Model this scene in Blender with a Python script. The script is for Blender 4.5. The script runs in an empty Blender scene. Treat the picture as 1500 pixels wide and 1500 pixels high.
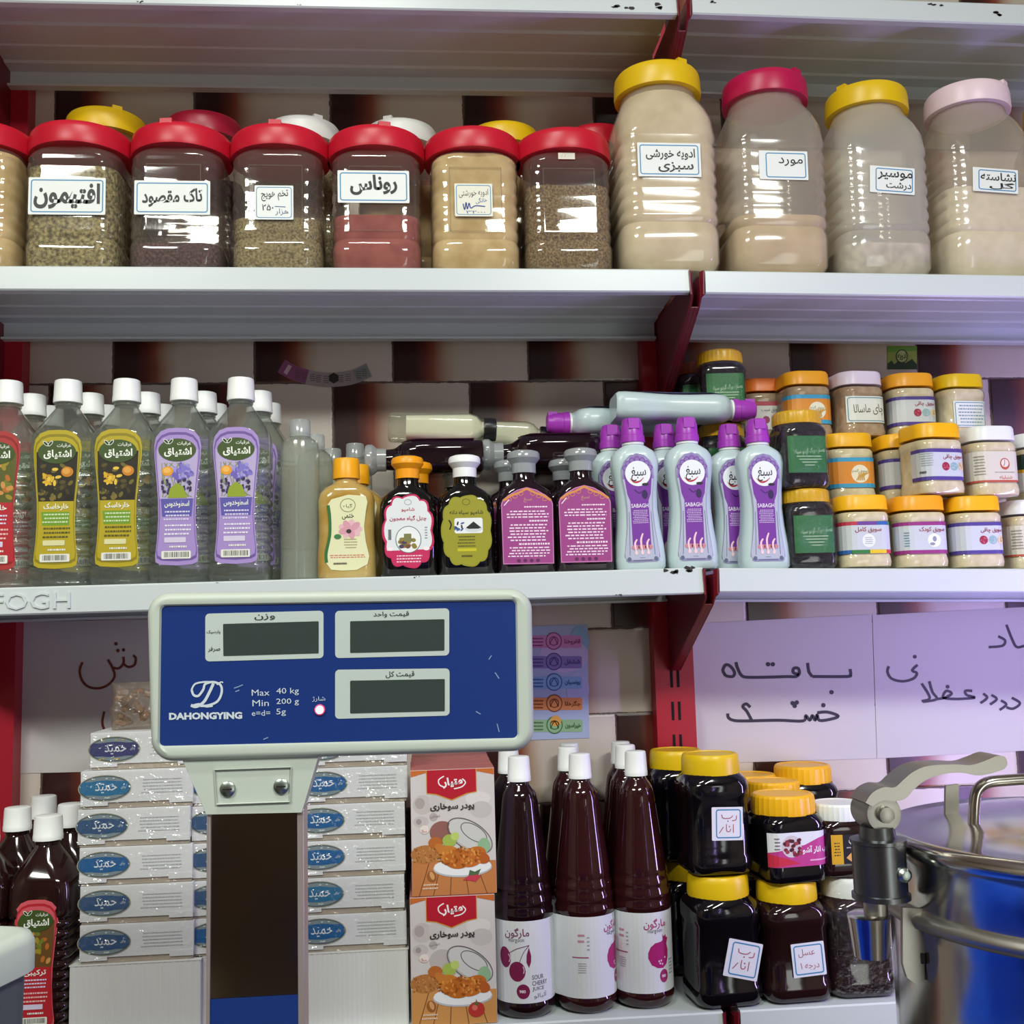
import bpy, bmesh, math, random
from mathutils import Vector, Matrix
from mathutils.geometry import tessellate_polygon
SC = bpy.context.scene
C = SC.collection
R = math.radians
PI = math.pi
rnd = random.Random(7)

# ------------------------------------------------------------------ camera
F = 1600.0
CO = Vector((0.6198, -1.4642, 1.49976))
CR = Vector((0.99598113, -0.08552945, -0.0265762))
CU = Vector((0.0168975, -0.11195795, 0.99356927))
CF = Vector((0.08795485, 0.99002532, 0.11006278))
cd = bpy.data.cameras.new('camera')
cd.sensor_width = 36.0
cd.lens = F / 1500.0 * 36.0
cd.clip_start = 0.02
cam = bpy.data.objects.new('camera', cd)
C.objects.link(cam)
cam.matrix_world = Matrix(((CR.x, CU.x, -CF.x, CO.x), (CR.y, CU.y, -CF.y, CO.y), (CR.z, CU.z, -CF.z, CO.z), (0, 0, 0, 1)))
SC.camera = cam

# ------------------------------------------------------------------ world, lights, exposure
SC.view_settings.view_transform = 'Standard'
SC.view_settings.look = 'None'
SC.view_settings.gamma = 1.0
SC.view_settings.use_curve_mapping = False
SC.view_settings.exposure = 0.36
SC.cycles.transparent_max_bounces = 32
w = bpy.data.worlds.new('world')
SC.world = w
w.use_nodes = True
w.node_tree.nodes['Background'].inputs[0].default_value = (0.8, 0.8, 0.78, 1)
w.node_tree.nodes['Background'].inputs[1].default_value = 0.025


def area(name, loc, aim, sx, sy, power, col):
    l = bpy.data.lights.new(name, 'AREA')
    l.shape = 'RECTANGLE'
    l.size = sx
    l.size_y = sy
    l.energy = power
    l.color = col
    o = bpy.data.objects.new(name, l)
    C.objects.link(o)
    o.location = loc
    d = Vector(aim) - Vector(loc)
    o.rotation_euler = d.to_track_quat('-Z', 'Y').to_euler()
    return o


area('ceiling_lamp_light', (1.5, -2.5, 3.06), (1.4, -2.3, 0), 0.9, 0.30, 58, (0.97, 1.0, 0.93))
area('ceiling_lamp_light', (-0.6, -2.2, 3.06), (-0.5, -2.0, 0), 0.9, 0.30, 46, (0.97, 1.0, 0.93))
area('ceiling_lamp_light', (0.4, -1.1, 3.06), (0.4, -1.0, 0), 0.5, 0.12, 10, (1.0, 1.0, 0.93))
area('front_fill_light', (2.3, -4.06, 1.1), (1.6, 0, 1.35), 1.0, 2.0, 18, (0.95, 1.0, 0.95))  # added fill from behind the camera, brightens the lower shelves
area('led_strip_light', (1.85, -0.33, 1.5), (0.9, 0.2, 1.85), 0.05, 0.9, 6.2, (0.5, 0.37, 1.0))


# ------------------------------------------------------------------ helpers
def at(px, py, Y):
    d = CF + CR * ((px - 750) / F) - CU * ((py - 750) / F)
    return CO + d * ((Y - CO.y) / d.y)


def proj(P):
    v = Vector(P) - CO
    z = v.dot(CF)
    return 750 + F * v.dot(CR) / z, 750 - F * v.dot(CU) / z


def xat(px, Y, z):
    x = 0.6
    for _ in range(12):
        x += (px - proj((x, Y, z))[0]) * 1e-3
    return x


def lin(h):
    if isinstance(h, str):
        h = h.lstrip('#')
        h = [int(h[i:i + 2], 16) / 255 for i in (0, 2, 4)]
    return tuple(c / 12.92 if c <= 0.04045 else ((c + 0.055) / 1.055) ** 2.4 for c in h) + (1.0,)


MATS = {}


def newmat(name):
    m = bpy.data.materials.new(name)
    m.use_nodes = True
    nt = m.node_tree
    nt.nodes.clear()
    out = nt.nodes.new('ShaderNodeOutputMaterial')
    return m, nt, out


def M(name, col, rough=0.5, metal=0.0, spec=0.5, noise=None, emit=0, coat=0.0, trans=0.0, ior=1.45):
    if name in MATS:
        return MATS[name]
    m, nt, out = newmat(name)
    b = nt.nodes.new('ShaderNodeBsdfPrincipled')
    b.inputs['Base Color'].default_value = lin(col)
    b.inputs['Roughness'].default_value = rough
    b.inputs['Metallic'].default_value = metal
    b.inputs['Specular IOR Level'].default_value = spec
    b.inputs['Coat Weight'].default_value = coat
    b.inputs['Coat Roughness'].default_value = 0.05
    b.inputs['Transmission Weight'].default_value = trans
    b.inputs['IOR'].default_value = ior
    if emit:
        b.inputs['Emission Color'].default_value = lin(col)
        b.inputs['Emission Strength'].default_value = emit
    if noise:
        cols, scale, bump = noise
        tc = nt.nodes.new('ShaderNodeTexCoord')
        n = nt.nodes.new('ShaderNodeTexNoise')
        n.inputs['Scale'].default_value = scale
        n.inputs['Detail'].default_value = 4
        nt.links.new(tc.outputs['Object'], n.inputs['Vector'])
        r = nt.nodes.new('ShaderNodeValToRGB')
        e = r.color_ramp.elements
        e[0].position = 0.35
        e[0].color = lin(cols[0])
        e[1].position = 0.65
        e[1].color = lin(cols[-1])
        if len(cols) == 3:
            x = e.new(0.5)
            x.color = lin(cols[1])
        nt.links.new(n.outputs['Fac'], r.inputs['Fac'])
        nt.links.new(r.outputs['Color'], b.inputs['Base Color'])
        if bump:
            bp = nt.nodes.new('ShaderNodeBump')
            bp.inputs['Strength'].default_value = bump
            bp.inputs['Distance'].default_value = 0.004
            nt.links.new(n.outputs['Fac'], bp.inputs['Height'])
            nt.links.new(bp.outputs['Normal'], b.inputs['Normal'])
    nt.links.new(b.outputs[0], out.inputs[0])
    MATS[name] = m
    return m


def Mclear(name, tint='#f4f6f2', gloss=0.5, rough=0.06, haze=0.0, hazecol='#d8d0c4', refr=0.0, base=0.05, bump=0.0, bscale=60, ior=1.25):
    """thin clear plastic: see-through, with a facing-dependent gloss"""
    if name in MATS:
        return MATS[name]
    m, nt, out = newmat(name)
    N = nt.nodes.new
    L = nt.links.new
    t = N('ShaderNodeBsdfTransparent')
    t.inputs[0].default_value = lin(tint)
    cur = t.outputs[0]
    nrm = None
    if bump:
        tc = N('ShaderNodeTexCoord')
        n = N('ShaderNodeTexNoise')
        n.inputs['Scale'].default_value = bscale
        n.inputs['Detail'].default_value = 3
        L(tc.outputs['Object'], n.inputs['Vector'])
        bp = N('ShaderNodeBump')
        bp.inputs['Strength'].default_value = bump
        bp.inputs['Distance'].default_value = 0.01
        L(n.outputs['Fac'], bp.inputs['Height'])
        nrm = bp.outputs['Normal']
    if refr:
        g = N('ShaderNodeBsdfRefraction')
        g.inputs['Color'].default_value = lin(tint)
        g.inputs['Roughness'].default_value = 0.02
        g.inputs['IOR'].default_value = ior
        x = N('ShaderNodeMixShader')
        x.inputs[0].default_value = refr
        L(cur, x.inputs[1])
        L(g.outputs[0], x.inputs[2])
        cur = x.outputs[0]
    if haze:
        d = N('ShaderNodeBsdfDiffuse')
        d.inputs[0].default_value = lin(hazecol)
        x = N('ShaderNodeMixShader')
        x.inputs[0].default_value = haze
        L(cur, x.inputs[1])
        L(d.outputs[0], x.inputs[2])
        cur = x.outputs[0]
    g = N('ShaderNodeBsdfGlossy')
    g.inputs['Roughness'].default_value = rough
    if nrm:
        L(nrm, g.inputs['Normal'])
    lw = N('ShaderNodeLayerWeight')
    lw.inputs[0].default_value = 0.5
    if nrm:
        L(nrm, lw.inputs['Normal'])
    p = N('ShaderNodeMath')
    p.operation = 'POWER'
    p.inputs[1].default_value = 3.5
    L(lw.outputs['Facing'], p.inputs[0])
    q = N('ShaderNodeMath')
    q.operation = 'MULTIPLY_ADD'
    q.inputs[1].default_value = gloss
    q.inputs[2].default_value = base
    L(p.outputs[0], q.inputs[0])
    x = N('ShaderNodeMixShader')
    L(q.outputs[0], x.inputs[0])
    L(cur, x.inputs[1])
    L(g.outputs[0], x.inputs[2])
    L(x.outputs[0], out.inputs[0])
    MATS[name] = m
    return m


def ink(h, rough=0.45):
    return M('print_' + h.lstrip('#'), h, rough)


def tag(o, label=None, cat=None, group=None, kind=None):
    if label:
        o['label'] = label
    if cat:
        o['category'] = cat
    if group:
        o['group'] = group
    if kind:
        o['kind'] = kind
    return o


def empty(name, loc=(0, 0, 0), rz=0.0):
    o = bpy.data.objects.new(name, None)
    o.empty_display_size = 0.03
    C.objects.link(o)
    o.location = loc
    o.rotation_euler = (0, 0, rz)
    return o


def link(name, me, parent=None, loc=None):
    o = bpy.data.objects.new(name, me)
    C.objects.link(o)
    if parent:
        o.parent = parent
    if loc:
        o.location = loc
    return o


def copy_tree(o, parent=None):
    c = o.copy()
    C.objects.link(c)
    c.parent = parent
    for ch in list(o.children):
        copy_tree(ch, c)
    return c


class MB:
    def __init__(s):
        s.v = []
        s.f = []
        s.m = []

    def add(s, vs, fs, mi=0):
        n = len(s.v)
        s.v += [tuple(v) for v in vs]
        for f in fs:
            s.f.append([i + n for i in f])
            s.m.append(mi)
        return s

    def box(s, x0, x1, y0, y1, z0, z1, mi=0):
        vs = [(x, y, z) for z in (z0, z1) for y in (y0, y1) for x in (x0, x1)]
        return s.add(vs, [(0, 2, 3, 1), (4, 5, 7, 6), (0, 1, 5, 4), (2, 6, 7, 3), (0, 4, 6, 2), (1, 3, 7, 5)], mi)

    def prism(s, pts, y0, y1, mi=0):
        """polygon in X,Z extruded along Y"""
        n = len(pts)
        vs = [(x, y0, z) for x, z in pts] + [(x, y1, z) for x, z in pts]
        fs = [[i, (i + 1) % n, (i + 1) % n + n, i + n] for i in range(n)]
        tr = tessellate_polygon([[Vector((x, z, 0)) for x, z in pts]])
        fs += [list(t) for t in tr] + [[i + n for i in reversed(t)] for t in tr]
        return s.add(vs, fs, mi)

    def prismx(s, pts, x0, x1, mi=0):
        """polygon in Y,Z extruded along X"""
        n = len(pts)
        vs = [(x0, y, z) for y, z in pts] + [(x1, y, z) for y, z in pts]
        fs = [[i, (i + 1) % n, (i + 1) % n + n, i + n] for i in range(n)]
        tr = tessellate_polygon([[Vector((y, z, 0)) for y, z in pts]])
        fs += [list(t) for t in tr] + [[i + n for i in reversed(t)] for t in tr]
        return s.add(vs, fs, mi)

    def loft(s, rings, k=6, mi=0, cap0=True, cap1=True, closed=False):
        n0 = len(s.v)
        P = []
        for rg in rings:
            P.append(ring(*rg, k=k))
        n = len(P[0])
        vs = [p for r in P for p in r]
        fs = []
        for j in range(len(P) - 1):
            for i in range(n):
                a = j * n + i
                b = j * n + (i + 1) % n
                fs.append([a, b, b + n, a + n])
        if cap0:
            fs.append(list(range(n))[::-1])
        if cap1:
            fs.append([len(vs) - n + i for i in range(n)])
        return s.add(vs, fs, mi)

    def lathe(s, prof, seg=40, mi=0, cap0=True, cap1=True, cx=0, cy=0, axis='Z', base=(0, 0, 0), flute=0.0):
        vs = []
        fs = []
        for z, r in prof:
            for i in range(seg):
                a = 2 * PI * i / seg
                rr = r * (1 + (flute if i % 2 else 0))
                x, y = cx + rr * math.cos(a), cy + rr * math.sin(a)
                if axis == 'Z':
                    p = (x, y, z)
                elif axis == 'X':
                    p = (z, x, y)
                else:
                    p = (x, z, -y)
                vs.append((p[0] + base[0], p[1] + base[1], p[2] + base[2]))
        for j in range(len(prof) - 1):
            for i in range(seg):
                a = j * seg + i
                b = j * seg + (i + 1) % seg
                fs.append([a, b, b + seg, a + seg])
        if cap0:
            fs.append(list(range(seg))[::-1])
        if cap1:
            fs.append([len(vs) - seg + i for i in range(seg)])
        return s.add(vs, fs, mi)

    def tube(s, pts, r, seg=12, mi=0, flat=1.0):
        P = [Vector(p) for p in pts]
        rs = r if isinstance(r, (list, tuple)) else [r] * len(P)
        vs = []
        fs = []
        up = Vector((0, 0, 1))
        for i, p in enumerate(P):
            t = (P[min(i + 1, len(P) - 1)] - P[max(i - 1, 0)]).normalized()
            a = t.cross(up)
            if a.length < 0.1:
                a = t.cross(Vector((0, 1, 0)))
            a.normalize()
            b = a.cross(t)
            for j in range(seg):
                q = 2 * PI * j / seg
                vs.append(p + a * (rs[i] * math.cos(q) * flat) + b * (rs[i] * math.sin(q)))
        for i in range(len(P) - 1):
            for j in range(seg):
                x = i * seg + j
                y = i * seg + (j + 1) % seg
                fs.append([x, y, y + seg, x + seg])
        fs.append(list(range(seg))[::-1])
        fs.append([len(vs) - seg + j for j in range(seg)])
        return s.add(vs, fs, mi)

    def mesh(s, name, mats, sharp=35):
        me = bpy.data.meshes.new(name)
        me.from_pydata(s.v, [], s.f)
        for m in (mats if isinstance(mats, (list, tuple)) else [mats]):
            me.materials.append(m)
        me.polygons.foreach_set('material_index', s.m)
        bm = bmesh.new()
        bm.from_mesh(me)
        bmesh.ops.remove_doubles(bm, verts=bm.verts, dist=1e-6)
        bmesh.ops.dissolve_degenerate(bm, dist=1e-6, edges=bm.edges)
        bmesh.ops.recalc_face_normals(bm, faces=bm.faces)
        for f in bm.faces:
            f.smooth = True
        bm.to_mesh(me)
        bm.free()
        me.set_sharp_from_angle(angle=R(sharp))
        return me

    def build(s, name, mats, parent=None, loc=None, sharp=35, bevel=0):
        o = link(name, s.mesh(name, mats, sharp), parent, loc)
        if bevel:
            b = o.modifiers.new('bevel', 'BEVEL')
            b.width = bevel
            b.segments = 3
            b.limit_method = 'ANGLE'
            b.angle_limit = R(40)
        return o


def ring(z, a, b, r=None, cx=0.0, cy=0.0, k=6):
    """rounded rectangle ring, half sizes a (X) and b (Y), corner radius r, starting front middle"""
    if r is None:
        r = min(a, b)
    r = min(r, a * 0.995, b * 0.995)
    pts = []
    for (sx, sy, a0) in ((1, -1, -90), (1, 1, 0), (-1, 1, 90), (-1, -1, 180)):
        for i in range(k + 1):
            t = R(a0 + 90.0 * i / k)
            pts.append((cx + sx * (a - r) + r * math.cos(t), cy + sy * (b - r) + r * math.sin(t), z))
    return pts


def catmull(pts, n=6):
    if len(pts) < 3:
        return [tuple(p) for p in pts]
    out = []
    P = [pts[0]] + list(pts) + [pts[-1]]
    for i in range(1, len(P) - 2):
        p0, p1, p2, p3 = P[i - 1], P[i], P[i + 1], P[i + 2]
        for j in range(n):
            t = j / n
            out.append(tuple(0.5 * (2 * b + (c - a) * t + (2 * a - 5 * b + 4 * c - d) * t * t + (3 * b - a - 3 * c + d) * t ** 3)
                             for a, b, c, d in zip(p0, p1, p2, p3)))
    out.append(tuple(pts[-1]))
    return out


# ---- lettering (Arabic letters are joined into their contextual forms here)
AR = {}
for ch, code, n in (('آ', 0xFE81, 2), ('ا', 0xFE8D, 2), ('ب', 0xFE8F, 4), ('ت', 0xFE95, 4), ('ث', 0xFE99, 4), ('ج', 0xFE9D, 4), ('ح', 0xFEA1, 4),
                    ('خ', 0xFEA5, 4), ('د', 0xFEA9, 2), ('ذ', 0xFEAB, 2), ('ر', 0xFEAD, 2), ('ز', 0xFEAF, 2), ('س', 0xFEB1, 4), ('ش', 0xFEB5, 4),
                    ('ص', 0xFEB9, 4), ('ض', 0xFEBD, 4), ('ط', 0xFEC1, 4), ('ع', 0xFEC9, 4), ('غ', 0xFECD, 4), ('ف', 0xFED1, 4), ('ق', 0xFED5, 4),
                    ('ل', 0xFEDD, 4), ('م', 0xFEE1, 4), ('ن', 0xFEE5, 4), ('ه', 0xFEE9, 4), ('و', 0xFEED, 2), ('پ', 0xFB56, 4), ('چ', 0xFB7A, 4),
                    ('ژ', 0xFB8A, 2), ('ک', 0xFB8E, 4), ('گ', 0xFB92, 4), ('ی', 0xFBFC, 4)):
    AR[ch] = (code, n)


def shape_ar(s):
    if not any(c in AR for c in s):
        return s
    out = []
    for wd in s.split(' '):
        o = []
        for i, c in enumerate(wd):
            if c == 'ـ' or c not in AR:
                o.append(c)
                continue
            code, n = AR[c]
            prev = i > 0 and (wd[i - 1] == 'ـ' or (wd[i - 1] in AR and AR[wd[i - 1]][1] == 4))
            nxt = i < len(wd) - 1 and n == 4 and (wd[i + 1] == 'ـ' or wd[i + 1] in AR)
            o.append(chr(code + (3 if prev and nxt else 2 if nxt else 1 if prev else 0)))
        out.append(''.join(reversed(o)))
    return ' '.join(reversed(out))


TXT = {}


def text2d(s, bold=0.0):
    key = (s, bold)
    if key in TXT:
        return TXT[key]
    cu = bpy.data.curves.new('lettering', 'FONT')
    cu.body = shape_ar(s)
    cu.resolution_u = 2
    cu.offset = bold
    o = bpy.data.objects.new('lettering', cu)
    C.objects.link(o)
    e = o.evaluated_get(bpy.context.evaluated_depsgraph_get())
    me = e.to_mesh()
    vs = [(v.co.x, v.co.y) for v in me.vertices]
    fs = [list(p.vertices) for p in me.polygons]
    e.to_mesh_clear()
    bpy.data.objects.remove(o)
    bpy.data.curves.remove(cu)
    x0, x1 = min(v[0] for v in vs), max(v[0] for v in vs)
    y0, y1 = min(v[1] for v in vs), max(v[1] for v in vs)
    cx, cy = (x0 + x1) / 2, (y0 + y1) / 2
    TXT[key] = ([(x - cx, y - cy) for x, y in vs], fs, x1 - x0, y1 - y0)
    return TXT[key]


class Art:
    """flat artwork: coloured shapes in u,v stacked in thin layers, laid on a flat or curved face"""

    def __init__(s, T=None):
        s.v = []
        s.f = []
        s.mats = []
        s.mi = []
        s.k = {}
        s.T = T or (lambda x, y: (x, y))

    def _add(s, pts, fs, m, L):
        n = len(s.v)
        k = s.k[L] = s.k.get(L, -1) + 1
        L = L + min(k * 0.014, 0.95)
        for x, y in pts:
            u, v = s.T(x, y)
            s.v.append((u, v, L))
        if m not in s.mats:
            s.mats.append(m)
        k = s.mats.index(m)
        for f in fs:
            s.f.append([i + n for i in f])
            s.mi.append(k)

    def poly(s, pts, m, L=0):
        if len(pts) <= 4:
            s._add(pts, [list(range(len(pts)))], m, L)
        else:
            s._add(pts, [list(t) for t in tessellate_polygon([[Vector((x, y, 0)) for x, y in pts]])], m, L)

    def rect(s, x0, y0, x1, y1, m, L=0):
        s.poly([(x0, y0), (x1, y0), (x1, y1), (x0, y1)], m, L)

    def rr(s, x0, y0, x1, y1, r, m, L=0):
        s.poly(rrpts(x0, y0, x1, y1, r), m, L)

    def frame(s, x0, y0, x1, y1, r, w, m, L=0):
        a = rrpts(x0, y0, x1, y1, r)
        b = rrpts(x0 + w, y0 + w, x1 - w, y1 - w, max(r - w, r * 0.3))
        n = len(a)
        s._add(a + b, [[i, (i + 1) % n, (i + 1) % n + n, i + n] for i in range(n)], m, L)

    def ell(s, cx, cy, rx, ry, m, L=0, rot=0, n=20):
        c, q = math.cos(R(rot)), math.sin(R(rot))
        p = []
        for i in range(n):
            a = 2 * PI * i / n
            x, y = rx * math.cos(a), ry * math.sin(a)
            p.append((cx + x * c - y * q, cy + x * q + y * c))
        s._add(p, [list(range(n))], m, L)

    def hoop(s, cx, cy, rx, ry, w, m, L=0, n=24):
        p = []
        for k in (0, w):
            p += [(cx + (rx - k) * math.cos(2 * PI * i / n), cy + (ry - k) * math.sin(2 * PI * i / n)) for i in range(n)]
        s._add(p, [[i, (i + 1) % n, (i + 1) % n + n, i + n] for i in range(n)], m, L)

    def stroke(s, pts, wd, m, L=0, n=6, taper=0.0):
        P = [Vector(p) for p in catmull(pts, n)]
        k = len(P)
        a = []
        b = []
        for i, p in enumerate(P):
            t = P[min(i + 1, k - 1)] - P[max(i - 1, 0)]
            if t.length < 1e-9:
                t = Vector((1, 0))
            t.normalize()
            h = wd / 2 * (1 - taper * abs(2 * i / max(k - 1, 1) - 1))
            nn = Vector((-t.y, t.x)) * h
            a.append(tuple(p + nn))
            b.append(tuple(p - nn))
        s._add(a + b, [[i, i + 1, i + 1 + k, i + k] for i in range(k - 1)], m, L)

    def text(s, t, cx, cy, m, w=None, h=None, L=1, bold=0.0, rot=0, shear=0.0, flip=False):
        vs, fs, W, H = text2d(t, bold)
        if w and h:
            sx, sy = w / W, h / H
        elif w:
            sx = sy = w / W
        else:
            sx = sy = h / H
        if flip:
            sy = -sy
        c, q = math.cos(R(rot)), math.sin(R(rot))
        p = []
        for x, y in vs:
            x, y = x * sx + y * shear * sy, y * sy
            p.append((cx + x * c - y * q, cy + x * q + y * c))
        s._add(p, fs, m, L)

    def fine(s, x0, x1, y0, y1, n, m, L=1, seed=1, fill=0.4, word=None):
        """rows of print too small to read"""
        g = random.Random(seed)
        dy = (y1 - y0) / n
        for i in range(n):
            y = y0 + dy * (i + 0.5)
            x = x0 + g.random() * 0.12 * (x1 - x0)
            e = x1 - g.random() * 0.12 * (x1 - x0)
            wl = word or (x1 - x0) / 11
            while x < e:
                k = wl * (0.4 + g.random() * 0.8)
                s.rect(x, y - abs(dy) * fill / 2, min(x + k, e), y + abs(dy) * fill / 2, m, L)
                x += k + wl * 0.25

    def build(s, name, mapf, parent=None, cuts=(), step=0.00012, back=False):
        bm = bmesh.new()
        vs = [bm.verts.new(v) for v in s.v]
        for f, k in zip(s.f, s.mi):
            try:
                fc = bm.faces.new([vs[i] for i in f])
                fc.material_index = k
            except ValueError:
                pass
        if cuts:
            lo = min(v.co.x for v in bm.verts)
            hi = max(v.co.x for v in bm.verts)
            for u in cuts:
                if lo < u < hi:
                    bmesh.ops.bisect_plane(bm, geom=bm.verts[:] + bm.edges[:] + bm.faces[:], plane_co=(u, 0, 0), plane_no=(1, 0, 0), dist=1e-7)
        for v in bm.verts:
            v.co = mapf(v.co.x, v.co.y, 0.0003 + v.co.z * step)
        me = bpy.data.meshes.new(name)
        bm.to_mesh(me)
        bm.free()
        for m in s.mats:
            me.materials.append(m)
        return link(name, me, parent)


def rrpts(x0, y0, x1, y1, r, n=5):
    out = []
    sx = 1 if x1 > x0 else -1
    sy = 1 if y1 > y0 else -1
    r = abs(r)
    for cx, cy, a0 in ((x1 - sx * r, y1 - sy * r, 0), (x0 + sx * r, y1 - sy * r, 90), (x0 + sx * r, y0 + sy * r, 180), (x1 - sx * r, y0 + sy * r, 270)):
        for i in range(n + 1):
            t = R(a0 + 90 * i / n)
            out.append((cx + sx * r * math.cos(t), cy + sy * r * math.sin(t)))
    return out


def flat_on(y, z0=0.0, x0=0.0):
    return lambda u, v, o: (x0 + u, y - o, z0 + v)


def perim(a, b, r, z0=0.0):
    """map u along the outside of a rounded rectangle from the middle of its front"""
    st = a - r
    arc = r * PI / 2

    def f(u, v, o):
        s = 1 if u >= 0 else -1
        u = abs(u)
        if u <= st:
            x, y = u, -b - o
        elif u <= st + arc:
            t = (u - st) / r
            x, y = st + (r + o) * math.sin(t), -b + r - (r + o) * math.cos(t)
        else:
            x, y = a + o, -b + r + (u - st - arc)
        return (s * x, y, z0 + v)
    return f


def pcuts(a, b, r, n=6):
    st = a - r
    arc = r * PI / 2
    c = [st + arc * i / n for i in range(n + 1)]
    return c + [-x for x in c]


def lerp_ring(r0, r1, t):
    return tuple(p + (q - p) * t for p, q in zip(r0, r1))


def norm_rings(rings):
    return [tuple(list(r) + [min(r[1], r[2])] if len(r) == 3 else r) for r in rings]


def fill_rings(rings, top, inset=0.002, z0=0.003):
    rings = norm_rings(rings)
    out = []
    for i, r in enumerate(rings):
        if r[0] > top:
            p = rings[i - 1]
            out.append(lerp_ring(p, r, (top - p[0]) / (r[0] - p[0])))
            break
        out.append(r)
    return [(max(r[0], z0), r[1] - inset, r[2] - inset, max(r[3] - inset, 0.002)) + tuple(r[4:]) for r in out]
# ------------------------------------------------------------------ structure
WY = 0.27
white = M('white_paint', '#cdd6d7', 0.28)
white2 = M('white_plastic', '#e9ece9', 0.35)
red = M('red_paint', '#a5162b', 0.4)
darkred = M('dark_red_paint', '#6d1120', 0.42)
dark = M('dark_chip', '#2a2320', 0.6)


def tile_material():
    m, nt, out = newmat('brick_look_tiles')
    N = nt.nodes.new
    L = nt.links.new

    def math_(op, a, b=None, c=None):
        n = N('ShaderNodeMath')
        n.operation = op
        for i, v in enumerate((a, b, c)):
            if v is None:
                continue
            if isinstance(v, (int, float)):
                n.inputs[i].default_value = v
            else:
                L(v, n.inputs[i])
        return n.outputs[0]
    tc = N('ShaderNodeTexCoord')
    sp = N('ShaderNodeSeparateXYZ')
    L(tc.outputs['Object'], sp.inputs[0])
    nz = N('ShaderNodeTexNoise')
    nz.inputs['Scale'].default_value = 25
    L(tc.outputs['Object'], nz.inputs['Vector'])
    w_, h_ = 0.2195, 0.1343
    row = math_('DIVIDE', math_('SUBTRACT', sp.outputs['Z'], 1.906 - 20 * h_), h_)
    rf = math_('FLOOR', row)
    odd = math_('MODULO', rf, 2.0)
    x = math_('DIVIDE', math_('SUBTRACT', sp.outputs['X'], 0.1485), w_)
    x = math_('ADD', math_('ADD', x, math_('MULTIPLY', odd, 0.44)), 40.0)
    fx = math_('FRACT', x)
    fz = math_('FRACT', row)
    jit = math_('MULTIPLY', math_('SUBTRACT', nz.outputs['Fac'], 0.5), 0.06)
    ramp = N('ShaderNodeValToRGB')
    e = ramp.color_ramp.elements
    e[0].position = 0.0
    e[0].color = lin('#2c1614')
    e[1].position = 1.0
    e[1].color = lin('#cabfb3')
    for p, c in ((0.17, '#3a1a16'), (0.24, '#652a20'), (0.30, '#8a4a36'), (0.37, '#b0927e'), (0.46, '#c6b9ac'), (0.96, '#cfc5bb')):
        el = e.new(p)
        el.color = lin(c)
    L(math_('ADD', fx, jit), ramp.inputs['Fac'])
    # grout
    dx = math_('MULTIPLY', math_('MINIMUM', fx, math_('SUBTRACT', 1.0, fx)), w_)
    dz = math_('MULTIPLY', math_('MINIMUM', fz, math_('SUBTRACT', 1.0, fz)), h_)
    d = math_('MINIMUM', dx, dz)
    n2 = N('ShaderNodeTexNoise')
    n2.inputs['Scale'].default_value = 120
    L(tc.outputs['Object'], n2.inputs['Vector'])
    g = math_('LESS_THAN', d, math_('MULTIPLY', n2.outputs['Fac'], 0.0034))
    mx = N('ShaderNodeMix')
    mx.data_type = 'RGBA'
    L(g, mx.inputs['Factor'])
    L(ramp.outputs['Color'], mx.inputs[6])
    mx.inputs[7].default_value = lin('#5b4a44')
    b = N('ShaderNodeBsdfPrincipled')
    L(mx.outputs[2], b.inputs['Base Color'])
    b.inputs['Roughness'].default_value = 0.3
    bp = N('ShaderNodeBump')
    bp.inputs['Strength'].default_value = 0.5
    bp.inputs['Distance'].default_value = 0.002
    sm = math_('MINIMUM', d, 0.004)
    L(math_('MULTIPLY', sm, 250.0), bp.inputs['Height'])
    L(bp.outputs['Normal'], b.inputs['Normal'])
    L(b.outputs[0], out.inputs[0])
    return m


def struct(name, mb, mats, **k):
    return tag(mb.build(name, mats, **k), kind='structure')


struct('wall_back', MB().box(-1.6, 3.0, WY, WY + 0.1, 0, 3.1), tile_material())
struct('floor', MB().box(-1.6, 3.0, -4.1, WY, -0.1, 0), M('floor_tiles', '#4e463f', 0.35, noise=(('#433c36', '#585048'), 6, 0)))
struct('ceiling', MB().box(-1.6, 3.0, -4.1, WY, 3.1, 3.2), M('ceiling_plaster', '#c9c4ba', 0.8))
struct('wall_left', MB().box(-1.7, -1.6, -4.1, WY, 0, 3.1), M('plain_plaster', '#7d6f62', 0.8))
struct('wall_right', MB().box(3.0, 3.1, -4.1, WY, 0, 3.1), M('plain_plaster', '#7d6f62', 0.8))
struct('wall_front', MB().box(-1.6, 3.0, -4.2, -4.1, 0, 3.1), M('dark_wood_wall', '#4a372a', 0.6, noise=(('#3c2b20', '#5a4535'), 5, 0)))

m = MB()
m.box(1.72, 1.79, -4.1, -4.03, 0, 2.2)
m.box(2.81, 2.88, -4.1, -4.03, 0, 2.2)
m.box(1.72, 2.88, -4.1, -4.03, 2.13, 2.2)
struct('added_door_frame_1', m, M('added_frame_white', '#d9dbd8', 0.4))  # unseen frame added round the front fill light

# ------------------------------------------------------------------ shelving
D_SH = 0.236
SHELF = {}


def chips(mb, spots):
    for x, z, s in spots:
        g = random.Random(int(x * 1000))
        for j in range(4):
            cx, cz = x + g.uniform(-1, 1) * s * 1.6, z + g.uniform(-0.4, 0.4) * s
            pts = [(cx + s * g.uniform(0.25, 0.8) * math.cos(t), -0.0004, cz + s * g.uniform(0.12, 0.4) * math.sin(t)) for t in [i * PI / 3 for i in range(6)]]
            mb.add(pts, [[0, 1, 2, 3, 4, 5]], 1)


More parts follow.
